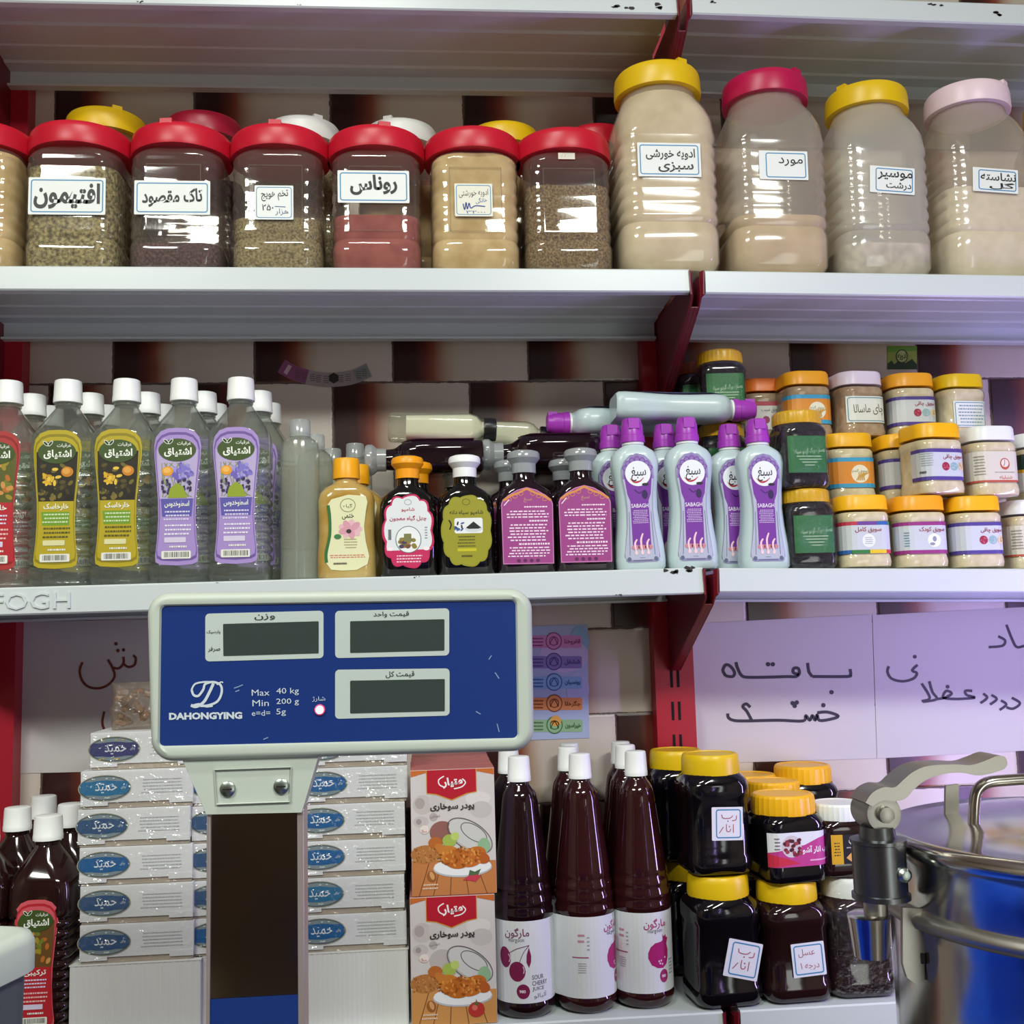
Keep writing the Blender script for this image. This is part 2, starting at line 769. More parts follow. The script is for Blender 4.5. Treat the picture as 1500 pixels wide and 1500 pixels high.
def shelf(key, p0, p1, x0, x1, label, h=0.0334, chip=(), depth=D_SH, letters=False):
    """folded sheet-metal shelf; p0, p1 = (x, z) of two points along its front top edge"""
    sl = (p1[1] - p0[1]) / (p1[0] - p0[0])
    zf = lambda x: p0[1] + sl * (x - p0[0])
    SHELF[key] = zf
    o = empty('shelf', (x0, 0, zf(x0)))
    o.rotation_euler = (0, -math.atan(sl), 0)
    tag(o, label, 'shelf', 'white metal shelves')
    W = x1 - x0
    mb = MB()
    t = 0.0016
    prof = [(0, -0.002), (0.002, 0), (depth, 0), (depth, -0.0395), (depth - 0.016, -0.0395), (depth - 0.016, -0.036), (depth - 0.004, -0.036), (depth - 0.004, -0.011),
            (depth - 0.03, -0.0105), (depth - 0.034, -0.0075), (depth - 0.075, -0.0075), (depth - 0.078, -0.0055), (depth - 0.13, -0.0055), (depth - 0.133, -t), (0.03, -t),
            (0.028, -0.006), (0.016, -0.006), (0.0155, -h + 0.001), (0.014, -h), (0.002, -h), (0, -h + 0.002)]
    mb.prismx(prof, 0, W)
    chips(mb, [(x - x0, z, s) for x, z, s in chip])
    mb.build('panel', [white, dark], o, sharp=25)
    if letters:
        vs, fs, tw, th = text2d('FOGH', 0.0)
        s = 0.0215 / th
        cx = 0.1235 - x0
        m2 = MB()
        n = len(vs)
        v3 = [(cx + x * s * 1.22, -0.0022, -0.0185 + y * s) for x, y in vs] + [(cx + x * s * 1.22, 0.0005, -0.0185 + y * s) for x, y in vs]
        ed = {}
        for f in fs:
            for i in range(len(f)):
                e = (f[i], f[(i + 1) % len(f)])
                ed[tuple(sorted(e))] = ed.get(tuple(sorted(e)), 0) + 1
        m2.add(v3, [list(f) for f in fs] + [[a, b, b + n, a + n] for (a, b), c in ed.items() if c == 1])
        lo = m2.build('embossed_lettering', white, o)
        lo['label'] = 'letters pressed into the white lip'
    return o


XL, XR = -0.012, 1.0095
shelf('1L', (0.0642, 2.4122), (1.0173, 2.4168), XL, XR, 'topmost white metal shelf of the left bay, above the red-lidded jars', chip=[(0.25, -0.03, 0.003), (0.47, -0.03, 0.002), (0.93, -0.024, 0.008), (0.985, -0.022, 0.01)])
shelf('1R', (1.0375, 2.4183), (1.5347, 2.4128), 1.0325, 2.03, 'topmost white metal shelf of the right bay, above the tall flour jars', chip=[(1.06, -0.014, 0.004), (1.4, -0.006, 0.006), (1.5, -0.016, 0.008)])
shelf('2L', (0.0732, 2.0049), (1.0101, 2.0028), XL, XR, 'white metal shelf under the row of red-lidded spice jars')
shelf('2R', (1.0345, 2.0009), (1.5032, 1.995), 1.0325, 2.03, 'white metal shelf under the tall flour jars, lilac light below it')
shelf('3L', (0.0836, 1.5754), (1.0101, 1.582), XL, XR, 'white metal shelf under the clear water bottles, letters pressed into its lip', h=0.036, chip=[(0.36, -0.002, 0.0015), (0.62, -0.002, 0.002), (0.89, -0.034, 0.003), (0.965, -0.003, 0.008), (0.995, -0.003, 0.008)], letters=True)
shelf('3R', (1.029, 1.5807), (1.4684, 1.5703), 1.0325, 2.03, 'white metal shelf under the stacked yellow-lidded flour jars')
shelf('4L', (0.0, 1.0015), (1.0056, 1.0), XL, XR, 'lowest white metal shelf of the left bay, under juice bottles and boxes', depth=D_SH)
shelf('4R', (1.0345, 1.0), (1.6, 0.999), 1.0325, 2.03, 'lowest white metal shelf of the right bay, mostly hidden by the steel pot', depth=D_SH)


def zs(key, x):
    return SHELF[key](x)


def upright(x0, x1, label, brackets):
    o = empty('shelf_upright', ((x0 + x1) / 2, WY - 0.012, 0))
    tag(o, label, 'shelf post')
    cx = (x0 + x1) / 2
    w2 = (x1 - x0) / 2
    mb = MB()
    mb.box(-w2, w2, -0.022, 0.0115, 0, 2.95)
    z = 0.55
    while z < 2.9:
        for sx in (-0.0052, 0.0052):
            mb.box(sx - 0.0022, sx + 0.0022, -0.0224, -0.0219, z, z + 0.0285, 1)
        z += 0.0505
    mb.build('post', [red, M('slot_shadow', '#140a0c', 0.9)], o)
    for kind, zt, sides in brackets:
        for sgn in sides:
            m = MB()
            # plate profile in (Y, Z): deep at the post, tapering to the lip
            y1 = -0.022
            y0 = -WY + 0.012 + 0.004
            zt_ = zt
            pts = [(y0, zt_ - 0.004), (y1, zt_ - 0.004), (y1, zt_ - 0.142), (y1 - 0.012, zt_ - 0.142), (y0 + 0.012, zt_ - 0.046), (y0, zt_ - 0.036)]
            xa = sgn * 0.0062
            m.prismx(pts, xa - 0.0011, xa + 0.0011)
            # narrow folded edge and the front tab bent round the lip
            m.prismx([(y1 - 0.012, zt_ - 0.142), (y0 + 0.012, zt_ - 0.046), (y0 + 0.012, zt_ - 0.0445), (y1 - 0.012, zt_ - 0.1405)], min(xa, xa - sgn * 0.006), max(xa, xa - sgn * 0.006))
            f0 = y0 - 0.006
            n = len(m.v)
            m.add([(xa - 0.001, y0, zt_ - 0.036), (xa + 0.001, y0, zt_ - 0.036), (xa + 0.001, y0, zt_ + 0.002), (xa - 0.001, y0, zt_ + 0.002),
                   (xa + sgn * 0.0028 - 0.001, f0, zt_ - 0.032), (xa + sgn * 0.0028 + 0.001, f0, zt_ - 0.032), (xa + sgn * 0.0042 + 0.001, f0, zt_ + 0.003), (xa + sgn * 0.0042 - 0.001, f0, zt_ + 0.003)],
                  [(0, 1, 2, 3), (4, 5, 6, 7), (0, 1, 5, 4), (1, 2, 6, 5), (2, 3, 7, 6), (3, 0, 4, 7)])
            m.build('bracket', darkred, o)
    return o


BR = [('a', 2.4125, (-1, 1)), ('b', 1.9975, (-1, 1)), ('c', 1.577, (-1, 1)), ('d', 0.9965, (-1, 1))]
upright(0.9885, 1.0505, 'slotted red metal shelf post between the two bays, with dark red brackets', BR)
upright(-0.0465, 0.0215, 'red metal shelf post at the left end of the shelves', [(k, z - 0.002, s) for k, z, s in BR])
# ------------------------------------------------------------------ containers
PET = Mclear('clear_jar_plastic', '#f7f6f3', gloss=0.55, rough=0.05, base=0.06, haze=0.07, hazecol='#dacdc4')
PETD = Mclear('dusty_jar_plastic', '#efe9e0', gloss=0.5, rough=0.09, haze=0.24, hazecol='#ece3d4', base=0.05)
BLUE = ink('#3f86b4')
PAPER = M('label_paper', '#e6ebe8', 0.5)
BLACKINK = ink('#17181a')


def lid_mb(r, h, z0, mi=0, seg=64, flute=0.0, tab=None):
    mb = MB()
    prof = [(z0, r * 0.93), (z0, r), (z0 + h * 0.15, r * 1.012), (z0 + h * 0.72, r), (z0 + h * 0.9, r * 0.985), (z0 + h, r * 0.95)]
    mb.lathe(prof, seg, mi, flute=flute)
    mb.lathe([(z0 + h, r * 0.95), (z0 + h + 0.001, r * 0.93), (z0 + h + 0.001, r * 0.84), (z0 + h - 0.001, r * 0.82)], seg, mi, cap0=False)
    if tab is not None:
        n = len(mb.v)
        t = R(tab)
        c, q = math.cos(t), math.sin(t)
        tm = MB().box(-0.12 * r, 0.12 * r, -0.97 * r, -0.8 * r, z0 + h * 0.8, z0 + h + 0.0045)
        mb.add([(x * c - y * q, x * q + y * c, z) for x, y, z in tm.v], tm.f, mi)
    return mb


def place(o, px, Y, z, hz):
    o.location = (xat(px, Y, z + hz), Y, z)


SPICE = [(0, 0.052, 0.047, 0.022), (0.0034, 0.06, 0.0552, 0.026), (0.0124, 0.065, 0.06, 0.027), (0.0384, 0.0655, 0.0605, 0.027), (0.044, 0.064, 0.059, 0.026), (0.0475, 0.0628, 0.0578, 0.026),
         (0.052, 0.0645, 0.0592, 0.026)]
for i in range(5):
    zz = 0.0585 + i * 0.0188
    SPICE += [(zz, 0.0648, 0.0592, 0.026), (zz + 0.0082, 0.0632, 0.0592, 0.026), (zz + 0.0136, 0.0648, 0.0592, 0.026)]
SPICE += [(0.155, 0.0645, 0.0592, 0.026), (0.16, 0.0635, 0.0585, 0.027), (0.164, 0.0648, 0.0592, 0.028), (0.171, 0.0635, 0.0588, 0.034), (0.178, 0.061, 0.057, 0.045), (0.182, 0.058, 0.057, 0.056)]


def panel_ridges(b, x, z0, z1):
    mb = MB()
    w_ = 0.0011
    y0, y1 = -b - 0.0012, -b + 0.0005
    mb.box(-x, -x + w_, y0, y1, z0, z1)
    mb.box(x - w_, x, y0, y1, z0, z1)
    mb.box(-x, x, y0, y1, z0, z0 + w_)
    mb.box(-x, x, y0, y1, z1 - w_, z1)
    return mb


def spice_jar(px, label, lidcol, cont, fill, Y=0.075, art=None, group='red-lidded spice jars in the front row', tab=20, rz=0.0, ridge=False, hz=0.1, s=1.0):
    o = empty('spice_jar')
    tag(o, label, 'jar', group)
    z = zs('2L', 0.5) if px < 1020 else zs('2R', 1.2)
    o.location = (xat(px, Y - 0.02, z + hz), Y, z)
    o.rotation_euler = (0, 0, R(rz))
    rings = [(r[0], r[1] * 0.965, r[2], r[3]) for r in SPICE]
    MB().loft(rings, cap1=False).build('jar_body', PET, o)
    if ridge:
        panel_ridges(0.0592, 0.037, 0.058, 0.152).build('panel_ridge', PET, o)
    if cont:
        MB().loft(fill_rings(rings, fill)).build('contents', cont, o)
    lid_mb(0.0705 * s, 0.031, 0.179, tab=tab).build('lid', lidcol, o, sharp=28)
    if art:
        art(o)
    return o


def sticker(x0, x1, z0, z1, draw, b=0.0612, rot=0.0, inset=0.003, bw=0.0016, paper=PAPER, blue=BLUE, left_gap=0.0):
    """white blue-bordered label with handwriting, on the flat front of a jar"""
    def f(o):
        cx, cz = (x0 + x1) / 2, (z0 + z1) / 2
        c, q = math.cos(R(rot)), math.sin(R(rot))
        T = lambda x, y: (cx + (x - cx) * c - (y - cz) * q, cz + (x - cx) * q + (y - cz) * c)
        a = Art(T)
        a.rr(x0, z0, x1, z1, 0.0015, paper, 0)
        a.frame(x0 + inset + left_gap, z0 + inset, x1 - inset, z1 - inset, 0.004, bw, blue, 1)
        draw(a, cx + left_gap / 2, cz, x1 - x0, z1 - z0)
        a.build('label', flat_on(-b), o)
    return f


RED_LID = M('red_lid', '#c3182f', 0.35)
DRED_LID = M('dark_red_lid', '#9c1230', 0.35)
CRIM_LID = M('crimson_lid', '#b8154a', 0.35)
YEL_LID = M('yellow_lid', '#e3bd12', 0.35)
YEL2_LID = M('warm_yellow_lid', '#f0b418', 0.35)
ORG_LID = M('orange_lid', '#e8771c', 0.35)
AMB_LID = M('amber_lid', '#eda41c', 0.35)
WHT_LID = M('white_lid', '#e6ebe8', 0.35)
LIL_LID = M('lilac_white_lid', '#ddd2e0', 0.35)
PNK_LID = M('pale_pink_lid', '#ecd3dc', 0.35)

HERB = M('dried_herb', '#8d8255', 0.85, noise=(('#4f4930', '#8f8458', '#b8ab78'), 190, 0.9))
DSEED = M('dark_seed', '#432a30', 0.8, noise=(('#2b191e', '#4a2e33', '#6b4a4c'), 260, 0.8))
CSEED = M('carrot_seed', '#8a7c56', 0.85, noise=(('#5f5438', '#8f8158', '#ab9c70'), 300, 0.8))
MADDER = M('madder_powder', '#984540', 0.9, noise=(('#8a3a37', '#a3514a'), 40, 0.2))
BEIGE = M('beige_spice_powder', '#c9ae7a', 0.9, noise=(('#bda068', '#d6bd8a'), 35, 0.2))
BSEED = M('brown_seed', '#76603e', 0.85, noise=(('#4f3c24', '#7d6642', '#a58b5f'), 330, 0.8))
PBEIGE = M('pale_spice_powder', '#ddd2b2', 0.9, noise=(('#d0c39f', '#e8dfc4'), 22, 0.2))
TAN = M('tan_powder', '#cdb992', 0.9, noise=(('#c0aa80', '#d8c5a2'), 22, 0.2))
SHAL = M('shallot_flakes', '#b9afa0', 0.9, noise=(('#a39a8a', '#c9bfb0', '#e5dcd2'), 60, 0.8))
FLOUR = M('white_starch', '#dedbc8', 0.9, noise=(('#e6e3d0', '#f4f2e6'), 50, 0.5))


def st1(text, w=0.8, h=0.5, col=BLACKINK, rot=0, dx=0, dz=0, bold=0.02):
    return lambda a, cx, cz, W, H: a.text(text, cx + dx * W, cz + dz * H, col, w=W * w, h=H * h, L=2, bold=bold, rot=rot)


def st_carrot(a, cx, cz, W, H):
    a.text('تخم هویج', cx + 0.02 * W, cz + H * 0.2, BLACKINK, w=W * 0.7, h=H * 0.3, L=2, bold=0.01, rot=4)
    a.text('۲۵۰', cx - W * 0.16, cz - H * 0.15, ink('#22264f'), w=W * 0.3, h=H * 0.18, L=2, bold=0.015)
    a.text('هزار', cx + W * 0.2, cz - H * 0.28, ink('#2f4f87'), w=W * 0.34, h=H * 0.2, L=2)
    a.stroke([(cx + 0.02 * W, cz - 0.12 * H), (cx + 0.3 * W, cz - 0.13 * H)], W * 0.02, ink('#2f4f87'), 2)


def st_stew(a, cx, cz, W, H):
    a.text('ادویه خورشتی', cx, cz + H * 0.2, ink('#2b2a28'), w=W * 0.78, h=H * 0.24, L=2, rot=3)
    a.text('خانگی', cx + W * 0.2, cz - H * 0.02, ink('#2a4c9a'), w=W * 0.3, h=H * 0.18, L=2, rot=8)
    bl = ink('#23408f')
    a.stroke([(cx - W * .28, cz - H * .12), (cx - W * .24, cz - H * .3), (cx - W * .2, cz - H * .08), (cx - W * .17, cz - H * .28), (cx - W * .12, cz - H * .1), (cx - W * .08, cz - H * .25), (cx + W * .05, cz - H * .18), (cx + W * .3, cz - H * .2)], W * .03, bl, 2)
    a.text('۳۲۰۰۰', cx + W * .05, cz - H * .37, bl, w=W * .5, h=H * .09, L=2)


G_SP = 'red-lidded spice jars in the front row'
spice_jar(-34, 'red-lidded jar of beige powder at the left end of its row', RED_LID, BEIGE, 0.17, tab=150)
spice_jar(113, 'red-lidded jar of green dried herb with a large black handwritten label', RED_LID, HERB, 0.149, art=sticker(-0.052, 0.05, 0.0775, 0.130, st1('افتیمون', 0.86, 0.72, bold=0.035, rot=-1)), tab=None)
spice_jar(263, 'red-lidded jar a quarter full of dark purple seeds, black handwritten label', RED_LID, DSEED, 0.04, art=sticker(-0.052, 0.05, 0.0785, 0.127, st1('تاک مقصود', 0.8, 0.52, bold=0.03, rot=2)), tab=-8, ridge=True)
spice_jar(409, 'red-lidded jar half full of olive seeds with a small square price label', RED_LID, CSEED, 0.077, art=sticker(-0.0285, 0.0245, 0.0725, 0.1215, st_carrot, inset=0.0022, bw=0.001), tab=0, ridge=True)
spice_jar(552, 'red-lidded jar half full of red madder powder', RED_LID, MADDER, 0.082, art=sticker(-0.0525, 0.047, 0.0975, 0.1445, st1('روناس', 0.66, 0.62, bold=0.035, dz=0.06, rot=2)), tab=12, ridge=True)
spice_jar(695, 'red-lidded jar full of beige stew spice, small label with blue scribble', RED_LID, BEIGE, 0.175, art=sticker(-0.03, 0.0235, 0.079, 0.127, st_stew, inset=0.0022, bw=0.001, paper=M('cream_label_paper', '#e3e3d2', 0.5)), tab=None, ridge=True)


def tiny_white(o):
    a = Art()
    a.rect(-0.0145, 0.1645, 0.0095, 0.174, M('faded_price_tag', '#d8d4c4', 0.5), 0)
    a.text('۵۵۰۰۰', -0.0025, 0.1692, ink('#a99f8e'), w=0.016, h=0.004, L=1)
    a.build('price_tag', flat_on(-0.0612), o)


spice_jar(829, 'red-lidded jar of brown seeds with no label, bright reflection on its front', RED_LID, BSEED, 0.128, art=tiny_white, tab=None, ridge=True)
BIG = [(0, 0.054, 0.05, 0.026), (0.005, 0.064, 0.06, 0.03), (0.02, 0.072, 0.068, 0.031), (0.062, 0.073, 0.069, 0.031), (0.07, 0.0715, 0.0675, 0.03), (0.075, 0.070, 0.066, 0.03), (0.08, 0.0725, 0.0685, 0.03)]
for i in range(6):
    zz = 0.086 + i * 0.0205
    BIG += [(zz, 0.073, 0.0685, 0.03), (zz + 0.0085, 0.0702, 0.0682, 0.03), (zz + 0.0155, 0.073, 0.0685, 0.03)]
BIG += [(0.212, 0.073, 0.0685, 0.03), (0.218, 0.072, 0.068, 0.031), (0.238, 0.071, 0.066, 0.034), (0.257, 0.0655, 0.062, 0.04), (0.272, 0.0595, 0.0575, 0.048), (0.281, 0.0565, 0.0565), (0.29, 0.0555, 0.0555), (0.297, 0.056, 0.056)]
BIG = norm_rings(BIG)


def big_jar(px, label, lid, body, parts, art=None, tab=20, rz=0, hz=0.13, s=1.0, Y=0.08, group='tall flour jars'):
    o = empty('flour_jar')
    tag(o, label, 'jar', group)
    key = '2L' if px < 1020 else '2R'
    z = zs(key, xat(px, Y, 2.05))
    o.location = (xat(px, Y - 0.055, z + hz), Y, z)
    o.rotation_euler = (0, R(0.72 if key == '2R' else 0.13), R(rz))
    o.scale = (s, s, s)
    MB().loft(BIG, cap1=False).build('jar_body', body, o)
    for fill, cont in parts:
        MB().loft(fill_rings(BIG, fill)).build('contents', cont, o)
    lid_mb(0.0645, 0.034, 0.288, tab=tab).build('lid', lid, o, sharp=28)
    if art:
        art(o)
    return o


def st_two(t1, t2, b=0.015):
    def f(a, cx, cz, W, H):
        a.text(t1, cx + W * 0.02, cz + H * 0.16, BLACKINK, w=W * 0.78, h=H * 0.34, L=2, bold=b)
        a.text(t2, cx + W * 0.1, cz - H * 0.22, BLACKINK, w=W * 0.56, h=H * 0.3, L=2, bold=b)
    return f


DUST2 = Mclear('floury_jar_plastic', '#ece8df', gloss=0.5, rough=0.1, haze=0.36, hazecol='#ebe7dc', base=0.05)
big_jar(981, 'tallest yellow-lidded jar full of pale spice powder, standing where two shelves meet', YEL_LID, PETD, [(0.279, PBEIGE)], sticker(-0.049, 0.043, 0.1395, 0.190, st_two('ادویه خورشی', 'سبزی', 0.02), b=0.0703), tab=25)
big_jar(1142, 'crimson-lidded tall jar, dusty, one third full of tan powder', CRIM_LID, PETD, [(0.092, TAN)], sticker(-0.036, 0.0375, 0.143, 0.187, st1('مورد', 0.5, 0.3, dx=0.1, dz=0.12, bold=0.01), b=0.0703, left_gap=0.007), tab=35, s=0.985)
big_jar(1297, 'yellow-lidded tall jar coated white inside, shallot flakes at the bottom', YEL_LID, DUST2, [(0.055, SHAL)], sticker(-0.031, 0.0405, 0.132, 0.175, st_two('موسیر', 'درشت'), b=0.0703, left_gap=0.006, rot=-3), tab=-60, s=0.945)
big_jar(1451, 'pale pink-lidded tall jar of white starch at the right end of the row', PNK_LID, PETD, [(0.145, FLOUR)], sticker(-0.036, 0.036, 0.134, 0.172, st_two('نشاسته', 'گل'), b=0.0703, left_gap=0.006, rot=-3), tab=40, s=0.965)
big_jar(1603, 'yellow-lidded tall jar cut off by the right edge of the frame', YEL_LID, PETD, [(0.19, PBEIGE)], tab=-70, s=0.95)
# second row behind the red-lidded jars: only lids and shoulders in view
for px, lid, nm, cont, f, s_ in ((141, YEL_LID, 'tall jar with bright yellow lid in the back row, behind the green herb jar', HERB, 0.2, 0.93),
                                 (288, DRED_LID, 'tall jar with dark red lid in the back row, behind the dark seed jar', DSEED, 0.2, 0.92),
                                 (438, WHT_LID, 'tall jar with white lid in the back row, behind the olive seed jar', CSEED, 0.22, 0.905),
                                 (585, WHT_LID, 'tall jar with white lid in the back row, behind the madder jar', BEIGE, 0.2, 0.9),
                                 (740, YEL_LID, 'tall jar with yellow lid in the back row, behind the stew spice jar', BEIGE, 0.22, 0.895),
                                 (880, RED_LID, 'tall jar with bright red lid in the back row, beside the tallest jar', BSEED, 0.2, 0.89)):
    big_jar(px, nm, lid, PET, [(f, cont)], tab=rnd.choice((None, 30, -20)), s=s_, Y=0.204, hz=0.29, group='tall jars in the back row')
# ------------------------------------------------------------------ middle shelf: water bottles
WATER = Mclear('water_bottle_plastic', '#f6f9f5', gloss=0.85, rough=0.06, base=0.07, refr=0.3, ior=1.15, haze=0.09, hazecol='#c9d2c8')
CAPW = M('white_cap', '#eef1ef', 0.4)
WB = [(0, 0.033, 0.033, 0.015), (0.003, 0.0375, 0.0375, 0.017), (0.01, 0.0405, 0.0405, 0.018), (0.02, 0.0405, 0.0405, 0.018)]
for i in range(11):
    zz = 0.024 + i * 0.0128
    WB += [(zz, 0.0398, 0.0402, 0.018), (zz + 0.003, 0.0365, 0.0393, 0.018), (zz + 0.0065, 0.0402, 0.0402, 0.018), (zz + 0.010, 0.0405, 0.0405, 0.018)]
WB += [(0.168, 0.0405, 0.0405, 0.018), (0.192, 0.0405, 0.0405, 0.02), (0.202, 0.0395, 0.0395, 0.022), (0.209, 0.0375, 0.0375, 0.024), (0.228, 0.0265, 0.0265, 0.022), (0.243, 0.0165, 0.0165), (0.248, 0.014, 0.014), (0.252, 0.014, 0.014)]
WB = norm_rings(WB)


def cap_mb(r, z0, h, taper=0.94):
    mb = MB()
    mb.lathe([(z0, r * 0.96), (z0, r), (z0 + 0.006, r), (z0 + 0.0066, r * 0.98), (z0 + h * 0.85, r * taper), (z0 + h * 0.97, r * (taper - 0.03)), (z0 + h, r * (taper - 0.12))], 64, flute=0.012)
    return mb


HALF = [(0.0, 0.2075), (0.012, 0.207), (0.022, 0.203), (0.0285, 0.195), (0.031, 0.184), (0.0305, 0.17), (0.0275, 0.143), (0.0248, 0.112), (0.0242, 0.085), (0.0256, 0.058), (0.028, 0.036), (0.0272, 0.028), (0.021, 0.0245), (0.0, 0.023)]


def outline(k=1.0, cz=0.115, s=1.0):
    h = [(x * k * s, cz + (z - cz) * k) for x, z in HALF]
    return h + [(-x, z) for x, z in reversed(h[1:-1])]


def water_art(theme):
    a = Art()
    edge, inner, dark_, band, name = {
        'yellow': ('#b3a11c', '#8a7d14', '#241f12', '#55801f', 'خارخاسک'),
        'purple': ('#a48cc8', '#6d559a', '#b6a8cf', '#4a4e9a', 'اسطوخدوس'),
        'red': ('#a8342f', '#8c1a22', '#565a20', '#a8202c', 'خارشتر'),
        'darkred': ('#cf5560', '#b3202d', '#6a4a20', '#a8202c', 'ترکیبی')}[theme]
    a.poly(outline(), ink(edge), 0)
    a.poly(outline(0.94), ink(inner), 1)
    a.poly(outline(0.9), ink(edge), 2)
    a.poly([(-0.0265, 0.178), (0.0265, 0.178), (0.0255, 0.15), (0.0225, 0.112), (-0.0225, 0.112), (-0.0255, 0.15)], ink(dark_), 3)
    g = random.Random(hash(theme) % 7 if False else len(theme))
    if theme == 'yellow':
        for i in range(26):
            a.ell(g.uniform(-0.021, 0.021), g.uniform(0.115, 0.165), 0.0042, 0.0024, ink(g.choice(('#3d3418', '#55491c', '#2f2a18', '#6b6224'))), 4, rot=g.uniform(0, 180), n=9)
        for i in range(16):
            t, q = g.uniform(0, 2 * PI), g.random() ** 0.5
            a.ell(-0.006 + 0.0115 * q * math.cos(t), 0.145 + 0.0105 * q * math.sin(t), 0.0042, 0.0021, ink(g.choice(('#d6ab22', '#c0921a', '#e2bf45'))), 5, rot=g.uniform(0, 180), n=9)
        a.ell(0.0135, 0.151, 0.0078, 0.0068, ink('#c87f1e'), 6)
        a.ell(0.0125, 0.152, 0.005, 0.0042, ink('#dca043'), 7)
        for i in range(12):
            a.ell(g.uniform(-0.02, 0.02), g.uniform(0.114, 0.126), 0.0035, 0.002, ink(g.choice(('#4a4220', '#1d1a10', '#7a6a30'))), 6, rot=g.uniform(0, 180), n=8)
        a.poly([(-0.019, 0.098), (0.017, 0.098), (0.017, 0.08), (-0.017, 0.08)], ink('#6e9a25'), 3)
    elif theme == 'purple':
        for i in range(14):
            a.stroke([(g.uniform(-0.02, 0.02), 0.114), (g.uniform(-0.02, 0.02), 0.135), (g.uniform(-0.022, 0.022), 0.16)], 0.0012, ink(g.choice(('#8d9a4a', '#a7a6c4', '#7f8a56'))), 4)
        for i in range(26):
            t, q = g.uniform(0, 2 * PI), g.random() ** 0.5
            a.ell(0.006 + 0.014 * q * math.cos(t), 0.148 + 0.011 * q * math.sin(t), 0.0042, 0.0023, ink(g.choice(('#7e74c4', '#6a5fb4', '#9a92d6'))), 5, rot=g.uniform(0, 180), n=9)
        for i in range(34):
            bx = g.choice((-0.017, -0.011, 0.002, 0.009, 0.016))
            a.ell(bx + g.uniform(-0.0022, 0.0022), g.uniform(0.119, 0.138), 0.0018, 0.0024, ink(g.choice(('#3d3158', '#54447c', '#2d2544'))), 6, rot=g.uniform(-40, 40), n=7)
        a.poly([(-0.012, 0.113), (0.013, 0.113), (0.008, 0.128), (0, 0.133), (-0.009, 0.126)], ink('#8fa028'), 7)
        a.ell(-0.0125, 0.149, 0.0075, 0.0065, ink('#e0992a'), 7)
        a.ell(-0.013, 0.15, 0.0048, 0.004, ink('#edb658'), 8)
        a.poly([(-0.021, 0.112), (0.021, 0.112), (0.019, 0.088), (-0.019, 0.088)], ink('#5a56a6'), 3)
    else:
        for i in range(26):
            a.ell(g.uniform(-0.02, 0.02), 0.145 + g.uniform(-0.028, 0.02), 0.005, 0.003, ink(g.choice(('#9a8a2a', '#b86a25', '#c98f4a', '#6f7a28'))), 4, rot=g.uniform(0, 180), n=8)
        a.poly([(-0.0225, 0.112), (0.0225, 0.112), (0.0255, 0.034), (-0.0255, 0.034)], ink('#b3222e'), 3)
    # brand oval
    a.ell(0, 0.1775, 0.0245, 0.0155, ink('#3d5220'), 8.2, n=28)
    wh = ink('#eef2e6')
    a.text('اشتیاق', 0.001, 0.1745, wh, w=0.036, h=0.0125, L=10, bold=0.03)
    a.text('عرقیات', 0.009, 0.186, wh, w=0.018, h=0.006, L=10, bold=0.01)
    for sx in (-0.0145, -0.0085):
        a.ell(sx, 0.189, 0.0045, 0.0022, wh, 9.5, rot=-45 if sx < -0.01 else 50, n=12)
        a.ell(sx, 0.189, 0.0036, 0.0015, ink('#27401a'), 11, rot=-45 if sx < -0.01 else 50, n=12)
    a.text(name, 0, 0.1045, wh, w=0.032, h=0.0095, L=6, bold=0.02)
    a.fine(-0.018, 0.018, 0.082, 0.097, 3, ink('#cfe0b0') if theme == 'yellow' else ink('#d9d4ee'), 6, 3)
    a.fine(-0.019, 0.019, 0.062, 0.079, 3, ink('#5a5414') if theme == 'yellow' else ink('#e6e2ef') if theme == 'purple' else ink('#e8b8b4'), 6, 5)
    a.rr(-0.016, 0.0535, 0.012, 0.0605, 0.001, ink('#d9d6a0') if theme == 'yellow' else ink('#d3cbe2'), 6)
    a.fine(-0.01, 0.016, 0.045, 0.051, 1, ink('#e8e6da'), 6, 8, word=0.003)
    a.rr(-0.0195, 0.032, 0.0185, 0.0425, 0.0015, ink('#e4e6da'), 6)
    x = -0.016
    while x < 0.015:
        k = g.choice((0.0005, 0.0008, 0.0012))
        a.rect(x, 0.034, x + k, 0.041, ink('#3a3a38'), 7)
        x += k + g.choice((0.0006, 0.001))
    return a


def bottle(theme, body, name='water_bottle'):
    o = empty(name)
    MB().loft(WB, k=5, cap1=False).build('bottle_body', body, o, sharp=50)
    cap_mb(0.0188, 0.2515, 0.0315).build('cap', CAPW, o)
    MB().lathe([(0.2465, 0.0165), (0.249, 0.0168), (0.2495, 0.015)], 32).build('neck_ring', body, o)
    water_art(theme).build('label', perim(0.0407, 0.0407, 0.018), o, cuts=pcuts(0.0407, 0.0407, 0.018, 4))
    return o


PROTO = {}


def water(px, Y, theme, label, group):
    if theme not in PROTO:
        PROTO[theme] = o = bottle(theme, WATER)
    else:
        o = copy_tree(PROTO[theme])
    z = zs('3L', xat(px, Y, 1.6))
    o.location = (xat(px, Y, z + 0.27), Y, z)
    tag(o, label, 'bottle', group)
    return o


